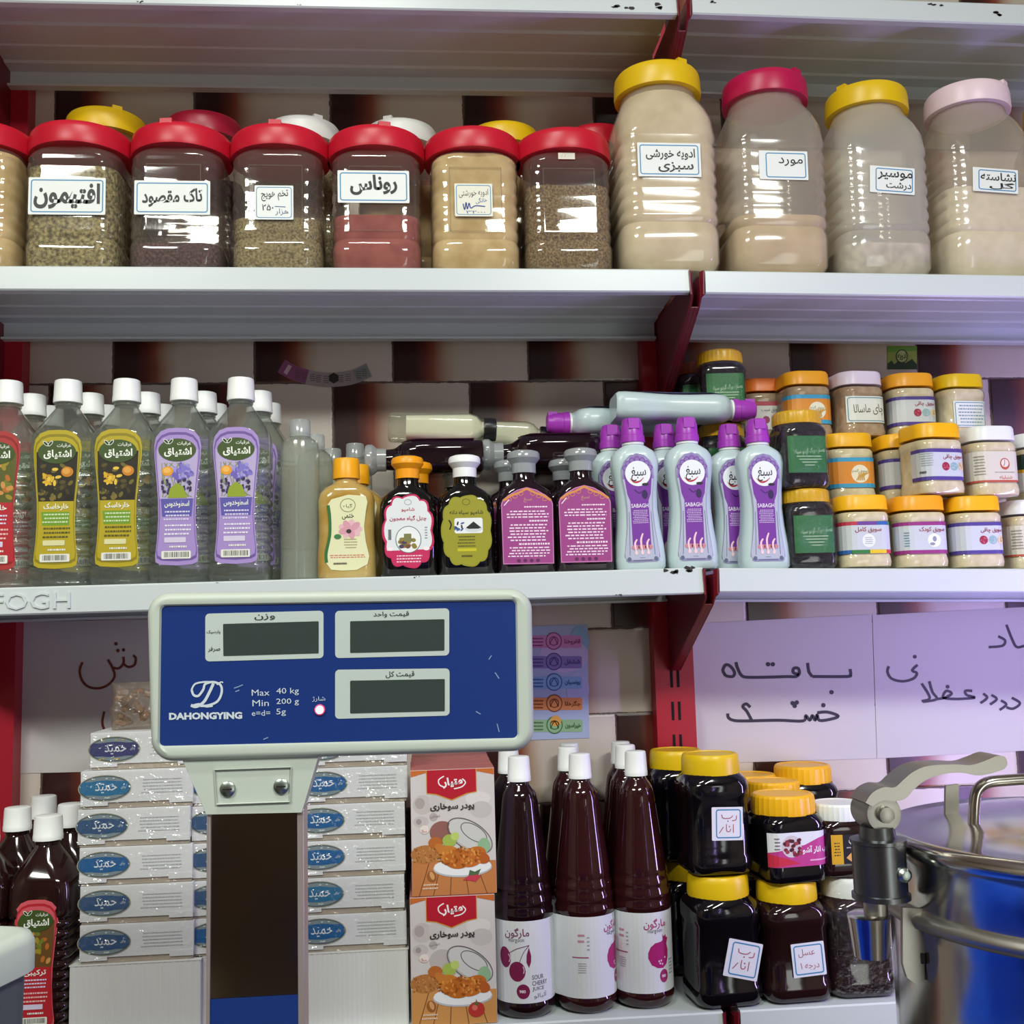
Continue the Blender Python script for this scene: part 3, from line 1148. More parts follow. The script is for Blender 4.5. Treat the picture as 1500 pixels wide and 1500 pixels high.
GW = 'clear herbal water bottles in the front row'
water(13, 0.05, 'red', 'clear water bottle with red label, cut off by the left edge of the frame', GW)
water(100, 0.05, 'yellow', 'clear water bottle with yellow label, next to the red-labelled one', GW)
water(186, 0.05, 'yellow', 'clear water bottle with yellow label, next to the purple-labelled ones', GW)
water(270, 0.05, 'purple', 'clear water bottle with purple label, next to the yellow-labelled ones', GW)
water(353, 0.05, 'purple', 'clear water bottle with purple label, rightmost of the front row', GW)
for Y, pxs, nm in ((0.134, (48, 133, 216, 299, 380), 'second'), (0.217, (75, 157, 238, 315, 394), 'third')):
    for px, th, wh_ in zip(pxs, ('red', 'yellow', 'yellow', 'purple', 'purple'), ('beside the left shelf post', 'behind the yellow-labelled bottle nearest the red one', 'behind the yellow-labelled bottle nearest the purple ones', 'behind the purple-labelled bottle nearest the yellow ones', 'beside the tall frosted bottles')):
        water(px, Y, th, 'clear water bottle %s from the front, %s' % (nm, wh_), 'clear herbal water bottles in the back rows')

# frosted slim bottles
FROST = Mclear('frosted_bottle', '#f0f4ee', gloss=0.5, rough=0.12, haze=0.2, hazecol='#d3dbd0', base=0.05, refr=0.35, ior=1.12)
CLCAP = Mclear('clear_grey_cap', '#eef2f0', gloss=0.5, rough=0.12, haze=0.35, hazecol='#ccd4d4', base=0.06)


def frost(px, Y, s, label):
    o = empty('frosted_bottle')
    z = zs('3L', 0.45)
    o.location = (xat(px, Y, z + 0.12), Y, z)
    o.scale = (s, s, s)
    tag(o, label, 'bottle', 'slim frosted bottles')
    MB().lathe([(0, 0.024), (0.004, 0.027), (0.18, 0.0265), (0.192, 0.0245), (0.198, 0.017), (0.2, 0.0135), (0.206, 0.013)], 40).build('bottle_body', FROST, o)
    m = MB().lathe([(0.2, 0.0148), (0.222, 0.0142), (0.224, 0.013)], 32)
    m.build('cap', CLCAP, o)


frost(440, 0.055, 1.0, 'slim frosted bottle with clear cap, front one beside the water bottles')
frost(521, 0.16, 0.93, 'slim frosted bottle with clear cap, behind the amber shampoo')
frost(462, 0.118, 0.96, 'slim frosted bottle with clear cap, just behind the front frosted one')
frost(488, 0.19, 0.92, 'slim frosted bottle with clear cap, farthest back of the frosted ones')

# ------------------------------------------------------------------ hollyhock shampoo
AMBER = M('amber_shampoo', '#c49b45', 0.16, coat=0.6, noise=(('#b48a30', '#d2b874'), 14, 0), trans=0.15)


def scaled(rings, sx=1.0, sz=1.0):
    return [(r[0] * sz, r[1] * sx) + tuple(r[2:]) for r in rings]


KH = norm_rings([(0, 0.036, 0.021, 0.014), (0.004, 0.0395, 0.0235, 0.016), (0.03, 0.0395, 0.0235, 0.016), (0.06, 0.0375, 0.023, 0.016), (0.09, 0.038, 0.023, 0.016), (0.108, 0.0385, 0.023, 0.017), (0.118, 0.036, 0.0225, 0.018), (0.126, 0.029, 0.02, 0.018), (0.131, 0.02, 0.0165), (0.135, 0.0155, 0.0155), (0.14, 0.0148, 0.0148)])


def khatmi(px, Y, label):
    o = empty('shampoo_bottle')
    tag(o, label, 'bottle', 'amber shampoo bottles')
    z = zs('3L', 0.5)
    o.location = (xat(px, Y, z + 0.09), Y, z)
    MB().loft(KH).build('bottle_body', AMBER, o, sharp=50)
    MB().lathe([(0.1385, 0.0175), (0.1385, 0.0185), (0.164, 0.0178), (0.1665, 0.0165), (0.1665, 0.0)], 48, flute=0.01, cap1=False).build('cap', M('yellow_cap', '#f0a914', 0.35), o)
    a = Art()
    L = [(0.027, 0.112), (0.004, 0.114), (-0.019, 0.108), (-0.0245, 0.1), (-0.022, 0.085), (-0.0225, 0.06), (-0.0275, 0.035), (-0.027, 0.022), (-0.02, 0.0125), (-0.005, 0.011), (0.014, 0.0115), (0.0285, 0.019), (0.031, 0.03), (0.0265, 0.05), (0.0245, 0.07), (0.027, 0.09), (0.0295, 0.104)]
    a.poly(L, ink('#dfe0b4'), 0)
    a.stroke([(-0.0235, 0.1), (-0.0215, 0.085), (-0.0215, 0.06), (-0.0265, 0.035), (-0.026, 0.022)], 0.004, ink('#2d6b35'), 1)
    a.hoop(0.003, 0.0995, 0.0105, 0.0095, 0.001, ink('#8a8a4a'), 1)
    a.text('گیاه', 0.003, 0.0985, ink('#4e5a2a'), w=0.012, h=0.006, L=2)
    a.text('ختمی', 0.003, 0.084, ink('#4a3a3a'), w=0.016, h=0.008, L=2, bold=0.015)
    for i in range(9):
        t = R(i * 40)
        a.ell(0.006 + 0.009 * math.cos(t), 0.067 + 0.006 * math.sin(t), 0.0075, 0.0045, ink('#d49aa8' if i % 2 else '#e0b4bc'), 2 + i % 2, rot=i * 40, n=12)
    a.ell(0.004, 0.064, 0.0035, 0.003, ink('#3a2c2e'), 5, n=10)
    a.ell(-0.011, 0.057, 0.005, 0.0035, ink('#3c7a46'), 5, n=10)
    a.fine(-0.003, 0.016, 0.04, 0.055, 4, ink('#a79c74'), 2, 2)
    a.fine(-0.022, 0.026, 0.0275, 0.033, 2, ink('#cf6d64'), 2, 4)
    a.fine(-0.018, 0.002, 0.0175, 0.0235, 1, ink('#4a4436'), 2, 9, word=0.0012)
    a.build('label', flat_on(-0.0239), o)


khatmi(508, 0.045, 'amber shampoo bottle with yellow cap and cream flower label')
khatmi(523, 0.103, 'amber shampoo bottle with yellow cap, hidden behind the cream-labelled one')

# ------------------------------------------------------------------ dark shampoos
BLK = M('black_shampoo', '#0f0d0c', 0.08, coat=0.5)
PURB = M('dark_plum_shampoo', '#1c0f16', 0.08, coat=0.5)
DK = norm_rings([(0, 0.036, 0.02, 0.012), (0.004, 0.039, 0.0235, 0.014), (0.085, 0.0392, 0.0235, 0.014), (0.1, 0.0385, 0.023, 0.016), (0.11, 0.035, 0.022, 0.017), (0.118, 0.0265, 0.019), (0.123, 0.0175, 0.0165), (0.127, 0.0155, 0.0155), (0.137, 0.0145, 0.0145)])


def flare_cap(z0, s=1.0):
    return MB().lathe([(z0, 0.0155 * s), (z0, 0.0165 * s), (z0 + 0.013, 0.0165 * s), (z0 + 0.0165, 0.0195 * s), (z0 + 0.02, 0.0222 * s), (z0 + 0.026, 0.0222 * s), (z0 + 0.029, 0.0205 * s), (z0 + 0.031, 0.015 * s)], 44)


def scallop(cx, cz, rx, rz, n=11, d=0.09, m=88):
    return [(cx + rx * (1 + d * abs(math.sin(n * i * PI / m)) - d) * math.copysign(abs(math.cos(2 * PI * i / m)) ** 0.72, math.cos(2 * PI * i / m)),
             cz + rz * (1 + d * abs(math.sin(n * i * PI / m)) - d) * math.copysign(abs(math.sin(2 * PI * i / m)) ** 0.85, math.sin(2 * PI * i / m))) for i in range(m)]


def art_forty():
    a = Art()
    a.poly(scallop(0, 0.0615, 0.0355, 0.051), ink('#c21f57'), 0)
    a.poly(scallop(0, 0.0625, 0.0325, 0.0475), ink('#dde3e4'), 1)
    P = [(x, z) for x, z in scallop(0, 0.0615, 0.034, 0.0495) if z < 0.037]
    a.poly(sorted([p for p in P], key=lambda p: math.atan2(p[1] - 0.037, p[0])) if False else P, ink('#c4245a'), 2)
    a.hoop(0.0, 0.101, 0.005, 0.004, 0.0007, ink('#8a8f98'), 2)
    a.text('شامپو', 0, 0.0905, ink('#b51d50'), w=0.018, h=0.0065, L=3, bold=0.015)
    a.text('چهل گیاه معجون', 0, 0.0785, ink('#a81b49'), w=0.05, h=0.0085, L=3, bold=0.02)
    a.ell(0, 0.05, 0.0175, 0.0185, ink('#5d6b6a'), 3, n=28)
    a.ell(0, 0.05, 0.0165, 0.0175, ink('#e8eceb'), 4, n=28)
    g = random.Random(4)
    for i in range(26):
        a.ell(g.uniform(-0.012, 0.012), 0.045 + g.uniform(-0.005, 0.006), 0.0035, 0.0028, ink(g.choice(('#6d4a34', '#4a3658', '#8b7a34', '#a0623a', '#5b6a3a'))), 5, n=8)
    a.rr(-0.006, 0.047, 0.004, 0.058, 0.001, ink('#7a7a4a'), 5)
    a.fine(-0.02, 0.02, 0.018, 0.03, 3, ink('#f0cdd8'), 4, 6)
    for sx in (-0.024, 0.024):
        a.ell(sx, 0.0375, 0.0045, 0.0026, ink('#f3e6ea'), 4, n=10)
    a.fine(0.022, 0.026, 0.05, 0.068, 5, ink('#8c9296'), 3, 3)
    a.rect(-0.027, 0.05, -0.023, 0.064, ink('#6c7274'), 3)
    return a


def art_nigella():
    a = Art()
    a.poly(scallop(0, 0.06, 0.035, 0.0495, d=0.07), ink('#8c8a1a'), 0)
    a.poly(scallop(0, 0.06, 0.0335, 0.048, d=0.07), ink('#979422'), 1)
    a.hoop(0, 0.0995, 0.0055, 0.0045, 0.0007, ink('#4a4a16'), 2)
    a.text('شامپو سیاه دانه', 0, 0.0845, ink('#24230f'), w=0.046, h=0.0075, L=2, bold=0.015)
    a.rr(-0.0165, 0.0565, 0.022, 0.0775, 0.003, ink('#e6eae8'), 2)
    a.ell(0.0095, 0.0625, 0.0115, 0.0045, ink('#cfd6d6'), 3)
    a.poly([(-0.001, 0.064), (0.0095, 0.0725), (0.02, 0.064), (0.016, 0.0625), (0.003, 0.0625)], ink('#1c1e20'), 4)
    g = random.Random(2)
    for i in range(9):
        a.ell(-0.01 + g.uniform(-0.006, 0.005), 0.066 + g.uniform(-0.006, 0.005), 0.003, 0.0012, ink(g.choice(('#3a5a9a', '#22252a', '#54697e'))), 4, rot=g.uniform(0, 180), n=8)
    a.stroke([(-0.024, 0.075), (-0.021, 0.069), (-0.023, 0.062)], 0.002, ink('#23220e'), 2)
    a.fine(-0.013, 0.012, 0.037, 0.054, 4, ink('#4e4c14'), 2, 7)
    a.rr(-0.013, 0.032, 0.013, 0.036, 0.001, ink('#c2bd1a'), 2)
    a.fine(-0.008, 0.008, 0.022, 0.029, 1, ink('#4e4c14'), 2, 3, word=0.0012)
    return a


def art_plum():
    a = Art()
    o_ = [(-0.034, 0.012), (0.034, 0.012), (0.0348, 0.092), (0.0325, 0.098), (0.025, 0.104), (0.013, 0.111), (0, 0.1145), (-0.013, 0.111), (-0.025, 0.104), (-0.0325, 0.098), (-0.0348, 0.092)]
    a.poly(o_, ink('#c47ab0'), 0)
    a.poly([(x * 0.965, 0.0625 + (z - 0.0625) * 0.975) for x, z in o_], ink('#9a3d83'), 1)
    og = ink('#d28a44')
    for sx in (-1, 1):
        a.stroke([(sx * 0.032, 0.0965), (sx * 0.022, 0.103), (sx * 0.012, 0.1065), (0, 0.1125)], 0.003, og, 2)
        for x, z in ((0.008, 0.106), (0.016, 0.1025), (0.024, 0.0985)):
            a.hoop(sx * x, z, 0.0035, 0.003, 0.0008, og, 2, n=12)
    a.text('سبغ', 0.001, 0.0975, ink('#c79a7a'), w=0.011, h=0.007, L=2)
    a.stroke([(-0.031, 0.09), (-0.024, 0.098)], 0.0012, ink('#f0dce8'), 2)
    wt = ink('#efd9e8')
    a.fine(-0.005, 0.0295, 0.0865, 0.0895, 1, wt, 2, 3, fill=0.6)
    a.fine(-0.029, 0.0295, 0.0725, 0.084, 3, wt, 2, 4, fill=0.42, word=0.006)
    a.fine(0.0, 0.0295, 0.0675, 0.071, 1, wt, 2, 5, fill=0.6)
    a.fine(-0.029, 0.0295, 0.0415, 0.066, 6, wt, 2, 6, fill=0.42, word=0.006)
    a.fine(-0.014, 0.0295, 0.0365, 0.0405, 1, wt, 2, 7, fill=0.6)
    a.fine(-0.029, 0.0295, 0.0205, 0.0355, 4, wt, 2, 8, fill=0.42, word=0.006)
    for i in range(4):
        a.ell(-0.013 + i * 0.0085, 0.0165, 0.0026, 0.0024, ink('#5c2050'), 2, n=10)
    return a


def dark_bottle(body, capm, art):
    o = empty('shampoo_bottle')
    MB().loft(DK).build('bottle_body', body, o, sharp=50)
    flare_cap(0.136).build('cap', capm, o)
    if art:
        art().build('label', flat_on(-0.0239), o)
    return o


GREYCAP = Mclear('hazy_grey_cap', '#d5dadb', gloss=0.5, rough=0.15, haze=0.5, hazecol='#c6ccce', base=0.08)
ORC = M('orange_cap', '#f2a012', 0.35)
dk = {}
for k, (bm_, cm_, ar) in {'forty': (BLK, ORC, art_forty), 'nigella': (BLK, CAPW, art_nigella), 'plum': (PURB, GREYCAP, art_plum)}.items():
    dk[k] = dark_bottle(bm_, cm_, ar)


def dark_put(kind, px, Y, label, group, first=False, s=1.0, rz=0):
    o = dk[kind] if first else copy_tree(dk[kind])
    z = zs('3L', xat(px, Y, 1.6))
    o.location = (xat(px, Y, z + 0.08), Y, z)
    o.rotation_euler = (0, 0, R(rz))
    o.scale = (s, s, s)
    tag(o, label, 'bottle', group)
    return o


GD = 'dark shampoo bottles in the front row'
dark_put('forty', 598, 0.04, 'black shampoo bottle with orange cap and white pink-edged label', GD, True)
dark_put('nigella', 682, 0.04, 'black shampoo bottle with white cap and olive-yellow label', GD, True)
dark_put('plum', 769, 0.04, 'dark shampoo bottle with magenta label, next to the olive-labelled one', GD, True, s=1.03, rz=2)
dark_put('plum', 853, 0.04, 'dark shampoo bottle with magenta label, next to the pale blue bottles', GD, s=1.04)
GD2 = 'dark shampoo bottles in the back rows'
dark_put('forty', 612, 0.092, 'black shampoo bottle standing behind the orange-capped one', GD2)
dark_put('nigella', 668, 0.142, 'black shampoo bottle standing behind the white-capped one', GD2)
dark_put('plum', 748, 0.092, 'grey-capped dark bottle standing behind the magenta label next to the olive one', GD2)
dark_put('plum', 828, 0.092, 'grey-capped dark bottle standing behind the magenta label next to the pale blue bottles', GD2)
dark_put('plum', 752, 0.142, 'black bottle in the third row back, under the lying bottles, near the olive label', GD2)
dark_put('plum', 836, 0.142, 'black bottle in the third row back, under the lying bottles, near the pale blue bottles', GD2)


def lay(o, px0, py, Y, left, label, group, zc=None, tilt=0.0):
    """turn a standing bottle on its back along X, label up; left=True has the cap on the left"""
    d = -1 if left else 1
    o.rotation_euler = (Matrix.Rotation(R(tilt), 3, 'Y') @ Matrix(((0, 0, d), (-d, 0, 0), (0, -1, 0)))).to_euler()
    o.location = at(px0, py, Y)
    tag(o, label, 'bottle', group)


GL = 'bottles lying on top of the others'
lay(copy_tree(dk['plum']), 706, 672, 0.125, True, 'black bottle lying on its side with a clear flared cap, above the orange-capped bottle', GL)
lay(copy_tree(dk['plum']), 874, 664, 0.125, True, 'black bottle lying on its side with a clear flared cap, above the magenta labels', GL)
CREAM = M('cream_conditioner', '#efeedd', 0.3, coat=0.3)
SHELLB = Mclear('clear_bottle_shell', '#eceee6', gloss=0.5, rough=0.06, haze=0.12, hazecol='#d9d8c2', base=0.05)


def cream_bottle(label):
    o = empty('conditioner_bottle')
    rr_ = norm_rings([(0, 0.018, 0.018, 0.01), (0.004, 0.021, 0.021, 0.012), (0.12, 0.0215, 0.0215, 0.012), (0.13, 0.019, 0.019, 0.012), (0.138, 0.013, 0.013), (0.145, 0.0125, 0.0125)])
    MB().loft(rr_, cap1=False).build('bottle_body', SHELLB, o)
    MB().loft([(0.026, 0.017, 0.017, 0.01)] + [(r[0] - 0.001, r[1] - 0.0015, r[2] - 0.0015, r[3] - 0.001) for r in rr_ if r[0] > 0.05]).build('contents', CREAM, o)
    MB().lathe([(0.1405, 0.0165), (0.144, 0.0175), (0.158, 0.017), (0.159, 0.015)], 36).build('cap', M('black_cap', '#1b1b1d', 0.3), o)
    return o


o = cream_bottle('')
lay(o, 569, 626, 0.13, False, 'cream conditioner bottle lying on its side with a black cap', GL, tilt=2)
o = cream_bottle('')
lay(o, 657, 633, 0.188, False, 'cream conditioner bottle lying behind, its cap next to the purple cap', GL, tilt=4)

# ------------------------------------------------------------------ pale blue bottles with purple caps
PALEB = M('pale_blue_plastic', '#bccfd1', 0.3, coat=0.2)
PURCAP = M('purple_cap', '#a23ab4', 0.32)
SB = norm_rings([(0, 0.0315, 0.018, 0.012), (0.004, 0.0345, 0.0205, 0.014), (0.014, 0.0352, 0.021, 0.015), (0.035, 0.0338, 0.0205, 0.015), (0.06, 0.0305, 0.0195, 0.015), (0.085, 0.0285, 0.019, 0.015), (0.11, 0.029, 0.019, 0.015), (0.135, 0.0322, 0.0195, 0.016),
                 (0.15, 0.0338, 0.0198, 0.017), (0.16, 0.0325, 0.0195, 0.018), (0.167, 0.0285, 0.0185), (0.172, 0.021, 0.016), (0.176, 0.0145, 0.0145), (0.182, 0.0138, 0.0138)])


def art_sabagh():
    a = Art()
    H = [(0, 0.162), (0.01, 0.1595), (0.018, 0.152), (0.0225, 0.142), (0.0225, 0.128), (0.019, 0.105), (0.0178, 0.085), (0.019, 0.06), (0.0225, 0.035), (0.025, 0.02), (0.0245, 0.013), (0.02, 0.0105), (0, 0.0105)]
    f = lambda k, s=1.0: [(x * k * s, 0.086 + (z - 0.086) * k) for x, z in H] + [(-x * k * s, 0.086 + (z - 0.086) * k) for x, z in reversed(H[1:-1])]
    pu = ink('#76309a')
    a.poly(f(1.0), ink('#8f8ab2'), 0)
    a.poly(f(0.955), ink('#b3b8cc'), 1)
    # arch ornament
    P = [(0.0215, 0.126), (0.0205, 0.142), (0.016, 0.151), (0.012, 0.1525), (0.009, 0.157), (0.004, 0.1575), (0, 0.161)]
    a.poly([(x, z) for x, z in P] + [(-x, z) for x, z in reversed(P[:-1])], ink('#8a72b0'), 2)
    for i in range(7):
        t = R(20 + i * 23.3)
        a.hoop(0.0185 * math.cos(t), 0.135 + 0.0185 * math.sin(t), 0.0038, 0.0038, 0.0009, pu, 3, n=12)
    a.poly([(0.0195, 0.132), (0.0165, 0.105), (0.0128, 0.095), (0.0128, 0.031), (-0.0128, 0.031), (-0.0128, 0.095), (-0.0165, 0.105), (-0.0195, 0.132)], pu, 3)
    a.ell(0.0, 0.1335, 0.0178, 0.0178, ink('#e9eef2'), 5, n=32)
    bk = ink('#1b1c28')
    a.text('سبغ', 0.001, 0.1325, bk, w=0.021, h=0.02, L=6, bold=0.01)
    a.stroke([(-0.0115, 0.127), (-0.006, 0.1215), (0.002, 0.1225), (0.008, 0.1275)], 0.0026, ink('#b3202e'), 7, taper=0.8)
    a.ell(0.0095, 0.118, 0.005, 0.002, bk, 6, n=10)
    a.ell(0.008, 0.104, 0.0042, 0.0065, ink('#2f1450'), 5, n=12)
    a.stroke([(-0.006, 0.111), (0.0, 0.106), (0.004, 0.108)], 0.0012, ink('#2f1450'), 5)
    a.text('SABAGH', 0, 0.0885, ink('#eee6f4'), w=0.024, h=0.0056, L=6, bold=0.01)
    a.fine(-0.011, 0.0115, 0.0635, 0.083, 8, ink('#cdb8de'), 5, 4, fill=0.45)
    for i in range(6):
        a.ell(-0.0115 + i * 0.0046, 0.031, 0.0032, 0.0032, ink('#c9828f'), 5, n=10)
    for x, h in ((-0.0085, 0.012), (0, 0.02), (0.0085, 0.012)):
        a.stroke([(x + 0.002, 0.03 + h), (x - 0.0012, 0.03 + h * 0.5), (x, 0.025)], 0.0028, ink('#f0ccd2'), 6, taper=0.3)
        a.ell(x, 0.0235, 0.0022, 0.0032, ink('#f0ccd2'), 6, n=10)
    a.rect(-0.0135, 0.0122, 0.0135, 0.0132, ink('#5c6684'), 3)
    for sx in (-1, 1):
        a.ell(sx * 0.0185, 0.015, 0.0028, 0.003, ink('#5c6684'), 3, n=8)
        a.stroke([(sx * 0.0175, 0.02), (sx * 0.0162, 0.05), (sx * 0.0152, 0.08)], 0.0008, ink('#6a6f92'), 3)
    a.fine(-0.005, 0.005, 0.0155, 0.0175, 1, ink('#6a6f92'), 3, 2)
    return a


def sabagh():
    o = empty('hair_bottle')
    MB().loft(SB).build('bottle_body', PALEB, o, sharp=50)
    m = MB()
    m.lathe([(0.18, 0.0168), (0.18, 0.0172), (0.189, 0.0168), (0.19, 0.0158), (0.2045, 0.0152), (0.207, 0.014), (0.213, 0.0128), (0.2145, 0.011)], 40)
    m.box(-0.0075, 0.0075, -0.0163, -0.006, 0.1985, 0.2125)
    m.build('cap', PURCAP, o)
    MB().lathe([(0.1765, 0.0155), (0.1795, 0.0155), (0.18, 0.0148)], 32).build('neck_ring', M('white_plastic', '#e9ece9'), o)
    art_sabagh().build('label', perim(0.0335, 0.0213, 0.0155), o, cuts=pcuts(0.0335, 0.0213, 0.0155, 4))
    return o


sab = sabagh()


def sab_put(px, Y, label, group, first=False, rz=0, tilt=0):
    o = sab if first else copy_tree(sab)
    x = xat(px, Y, 1.58 + 0.1)
    z = zs('3L', x) if x < 1.02 else zs('3R', x)
    o.location = (x, Y, z)
    o.rotation_euler = (0, R(tilt), R(rz))
    tag(o, label, 'bottle', group)
    return o


GS = 'pale blue bottles in the front row'
sab_put(934, 0.036, 'pale blue bottle with purple cap, nearest to the magenta-labelled dark bottles', GS, True, tilt=-1.2)
sab_put(1010, 0.036, 'pale blue bottle with purple cap, standing where the two shelves meet', GS)
sab_put(1114, 0.036, 'pale blue bottle with purple cap, nearest to the green-labelled jars', GS)
GS2 = 'pale blue bottles in the back row'
sab_put(898, 0.085, 'pale blue bottle half hidden behind the one beside the magenta labels', GS2)
sab_put(977, 0.085, 'pale blue bottle half hidden behind the one where the shelves meet', GS2)
sab_put(1072, 0.079, 'pale blue bottle half hidden behind the one beside the green-labelled jars', GS2)
sab_put(915, 0.135, 'pale blue bottle in the third row back, left of the others there', GS2)
lay(copy_tree(sab), 1003, 618, 0.165, True, 'pale blue bottle lying with its purple cap to the left', GL)
lay(copy_tree(sab), 898, 598, 0.105, False, 'pale blue bottle lying on top of the upright ones, purple cap to the right', GL, tilt=1.5)

# ------------------------------------------------------------------ green labelled dark jars in film
GOLDLID = M('gold_yellow_lid', '#d9a915', 0.3)
BLKJAM = M('black_contents', '#15121a', 0.1, coat=0.6)
FILM = Mclear('crinkled_film', '#fdfdfc', gloss=0.25, rough=0.05, base=0.035, bump=1.0, bscale=110)
GJ = norm_rings([(0, 0.03, 0.03, 0.012), (0.004, 0.0335, 0.0335, 0.014), (0.012, 0.0345, 0.0345, 0.014), (0.02, 0.0335, 0.0335, 0.014), (0.074, 0.0335, 0.0335, 0.014), (0.08, 0.0345, 0.0345, 0.015), (0.086, 0.0335, 0.0335, 0.018), (0.092, 0.0325, 0.0325, 0.026), (0.0945, 0.0315, 0.0315)])


def green_jar():
    o = empty('extract_jar')
    MB().loft(GJ).build('jar_body', BLKJAM, o, sharp=50)
    lid_mb(0.0338, 0.0175, 0.0935, flute=0.02).build('lid', GOLDLID, o, sharp=20)
    a = Art()
    a.rect(-0.029, 0.021, 0.0285, 0.0735, ink('#1d6a35'), 0)
    lt = ink('#b9d3b4')
    a.text('عصاره برگ گردو سیاه', 0.003, 0.052, lt, w=0.046, h=0.009, L=1, rot=4)
    for i, w_ in enumerate((0.04, 0.032, 0.026, 0.018)):
        a.fine(0.002 - w_ / 2, 0.002 + w_ / 2, 0.043 - i * 0.0042, 0.0455 - i * 0.0042, 1, lt, 1, i + 3, fill=0.5)
    a.hoop(0.016, 0.064, 0.009, 0.008, 0.0006, ink('#3f8a52'), 1)
    a.build('label', perim(0.0338, 0.0338, 0.014), o, cuts=pcuts(0.0338, 0.0338, 0.014, 4))
    fr = norm_rings([(0.0005, 0.031, 0.031, 0.012), (0.006, 0.0358, 0.0358, 0.014), (0.084, 0.036, 0.036, 0.016), (0.094, 0.0355, 0.0355, 0.03), (0.111, 0.0352, 0.0352), (0.1125, 0.033, 0.033)])
    MB().loft(fr).build('film_wrap', FILM, o, sharp=60)
    return o


gj = green_jar()
gj_first = [True]


def gj_put(px, Y, lvl, label, rz=0, group='green-labelled dark jars in film'):
    o = gj if gj_first[0] else copy_tree(gj)
    gj_first[0] = False
    z0 = zs('3R', 1.15) + 0.0008
    z = z0 + lvl * 0.1133
    o.location = (xat(px, Y, z + 0.05), Y, z)
    o.rotation_euler = (0, 0, R(rz))
    tag(o, label, 'jar', group)


gj_put(1181, 0.047, 0, 'green-labelled dark jar in film, at the bottom of its stack on the shelf')
gj_put(1169, 0.049, 1, 'green-labelled dark jar in film, on top of the front stack of two', rz=4)
gj_put(1056, 0.142, 2, 'green-labelled dark jar in film, topmost by the red shelf bracket', rz=-3)
gj_put(1058, 0.142, 1, 'green-labelled dark jar in film, under the topmost one by the bracket, mostly hidden')
gj_put(1060, 0.142, 0, 'green-labelled dark jar in film, hidden base of the stack by the bracket')

for lv, nm in ((2, 'orange-lidded dark jar peeping out behind the topmost green-labelled one, by the bracket'), (1, 'orange-lidded dark jar hidden by the post, middle of its stack'), (0, 'orange-lidded dark jar hidden by the post, bottom of its stack')):
    before = set(bpy.data.objects)
    gj_put(1020, 0.2185, lv, nm)
    for q in set(bpy.data.objects) - before:
        if q.name.startswith('lid'):
            q.data = q.data.copy()
            q.data.materials[0] = M('dull_orange_lid', '#b5642a', 0.4)

# ------------------------------------------------------------------ flour meal jars
SJ = norm_rings([(0, 0.0328, 0.0328, 0.015), (0.003, 0.0359, 0.0359, 0.017), (0.01, 0.0369, 0.0369, 0.018), (0.018, 0.0359, 0.0359, 0.018), (0.02, 0.0353, 0.0353, 0.018), (0.066, 0.0353, 0.0353, 0.018), (0.068, 0.0361, 0.0361, 0.018), (0.075, 0.0363, 0.0363, 0.019), (0.079, 0.0349, 0.0349, 0.021), (0.083, 0.0323, 0.0323, 0.028)])
MEAL = M('cream_meal', '#e2d8ba', 0.85, noise=(('#d8ccaa', '#ebe3ca'), 60, 0.3))
MEAL2 = M('brownish_meal', '#b59d84', 0.85, noise=(('#a58a72', '#c2ad98'), 60, 0.3))
JP = Mclear('small_jar_plastic', '#f6f5ef', gloss=0.5, rough=0.06, base=0.05)
WF = ink('#c6cdd0')


def sq_lid(z0, h=0.0205, a=0.0366):
    return MB().loft([(z0, a * 0.98, a * 0.98, a * 0.62), (z0, a, a, a * 0.64), (z0 + h * 0.85, a * 0.985, a * 0.985, a * 0.63), (z0 + h, a * 0.94, a * 0.94, a * 0.6)], k=10)


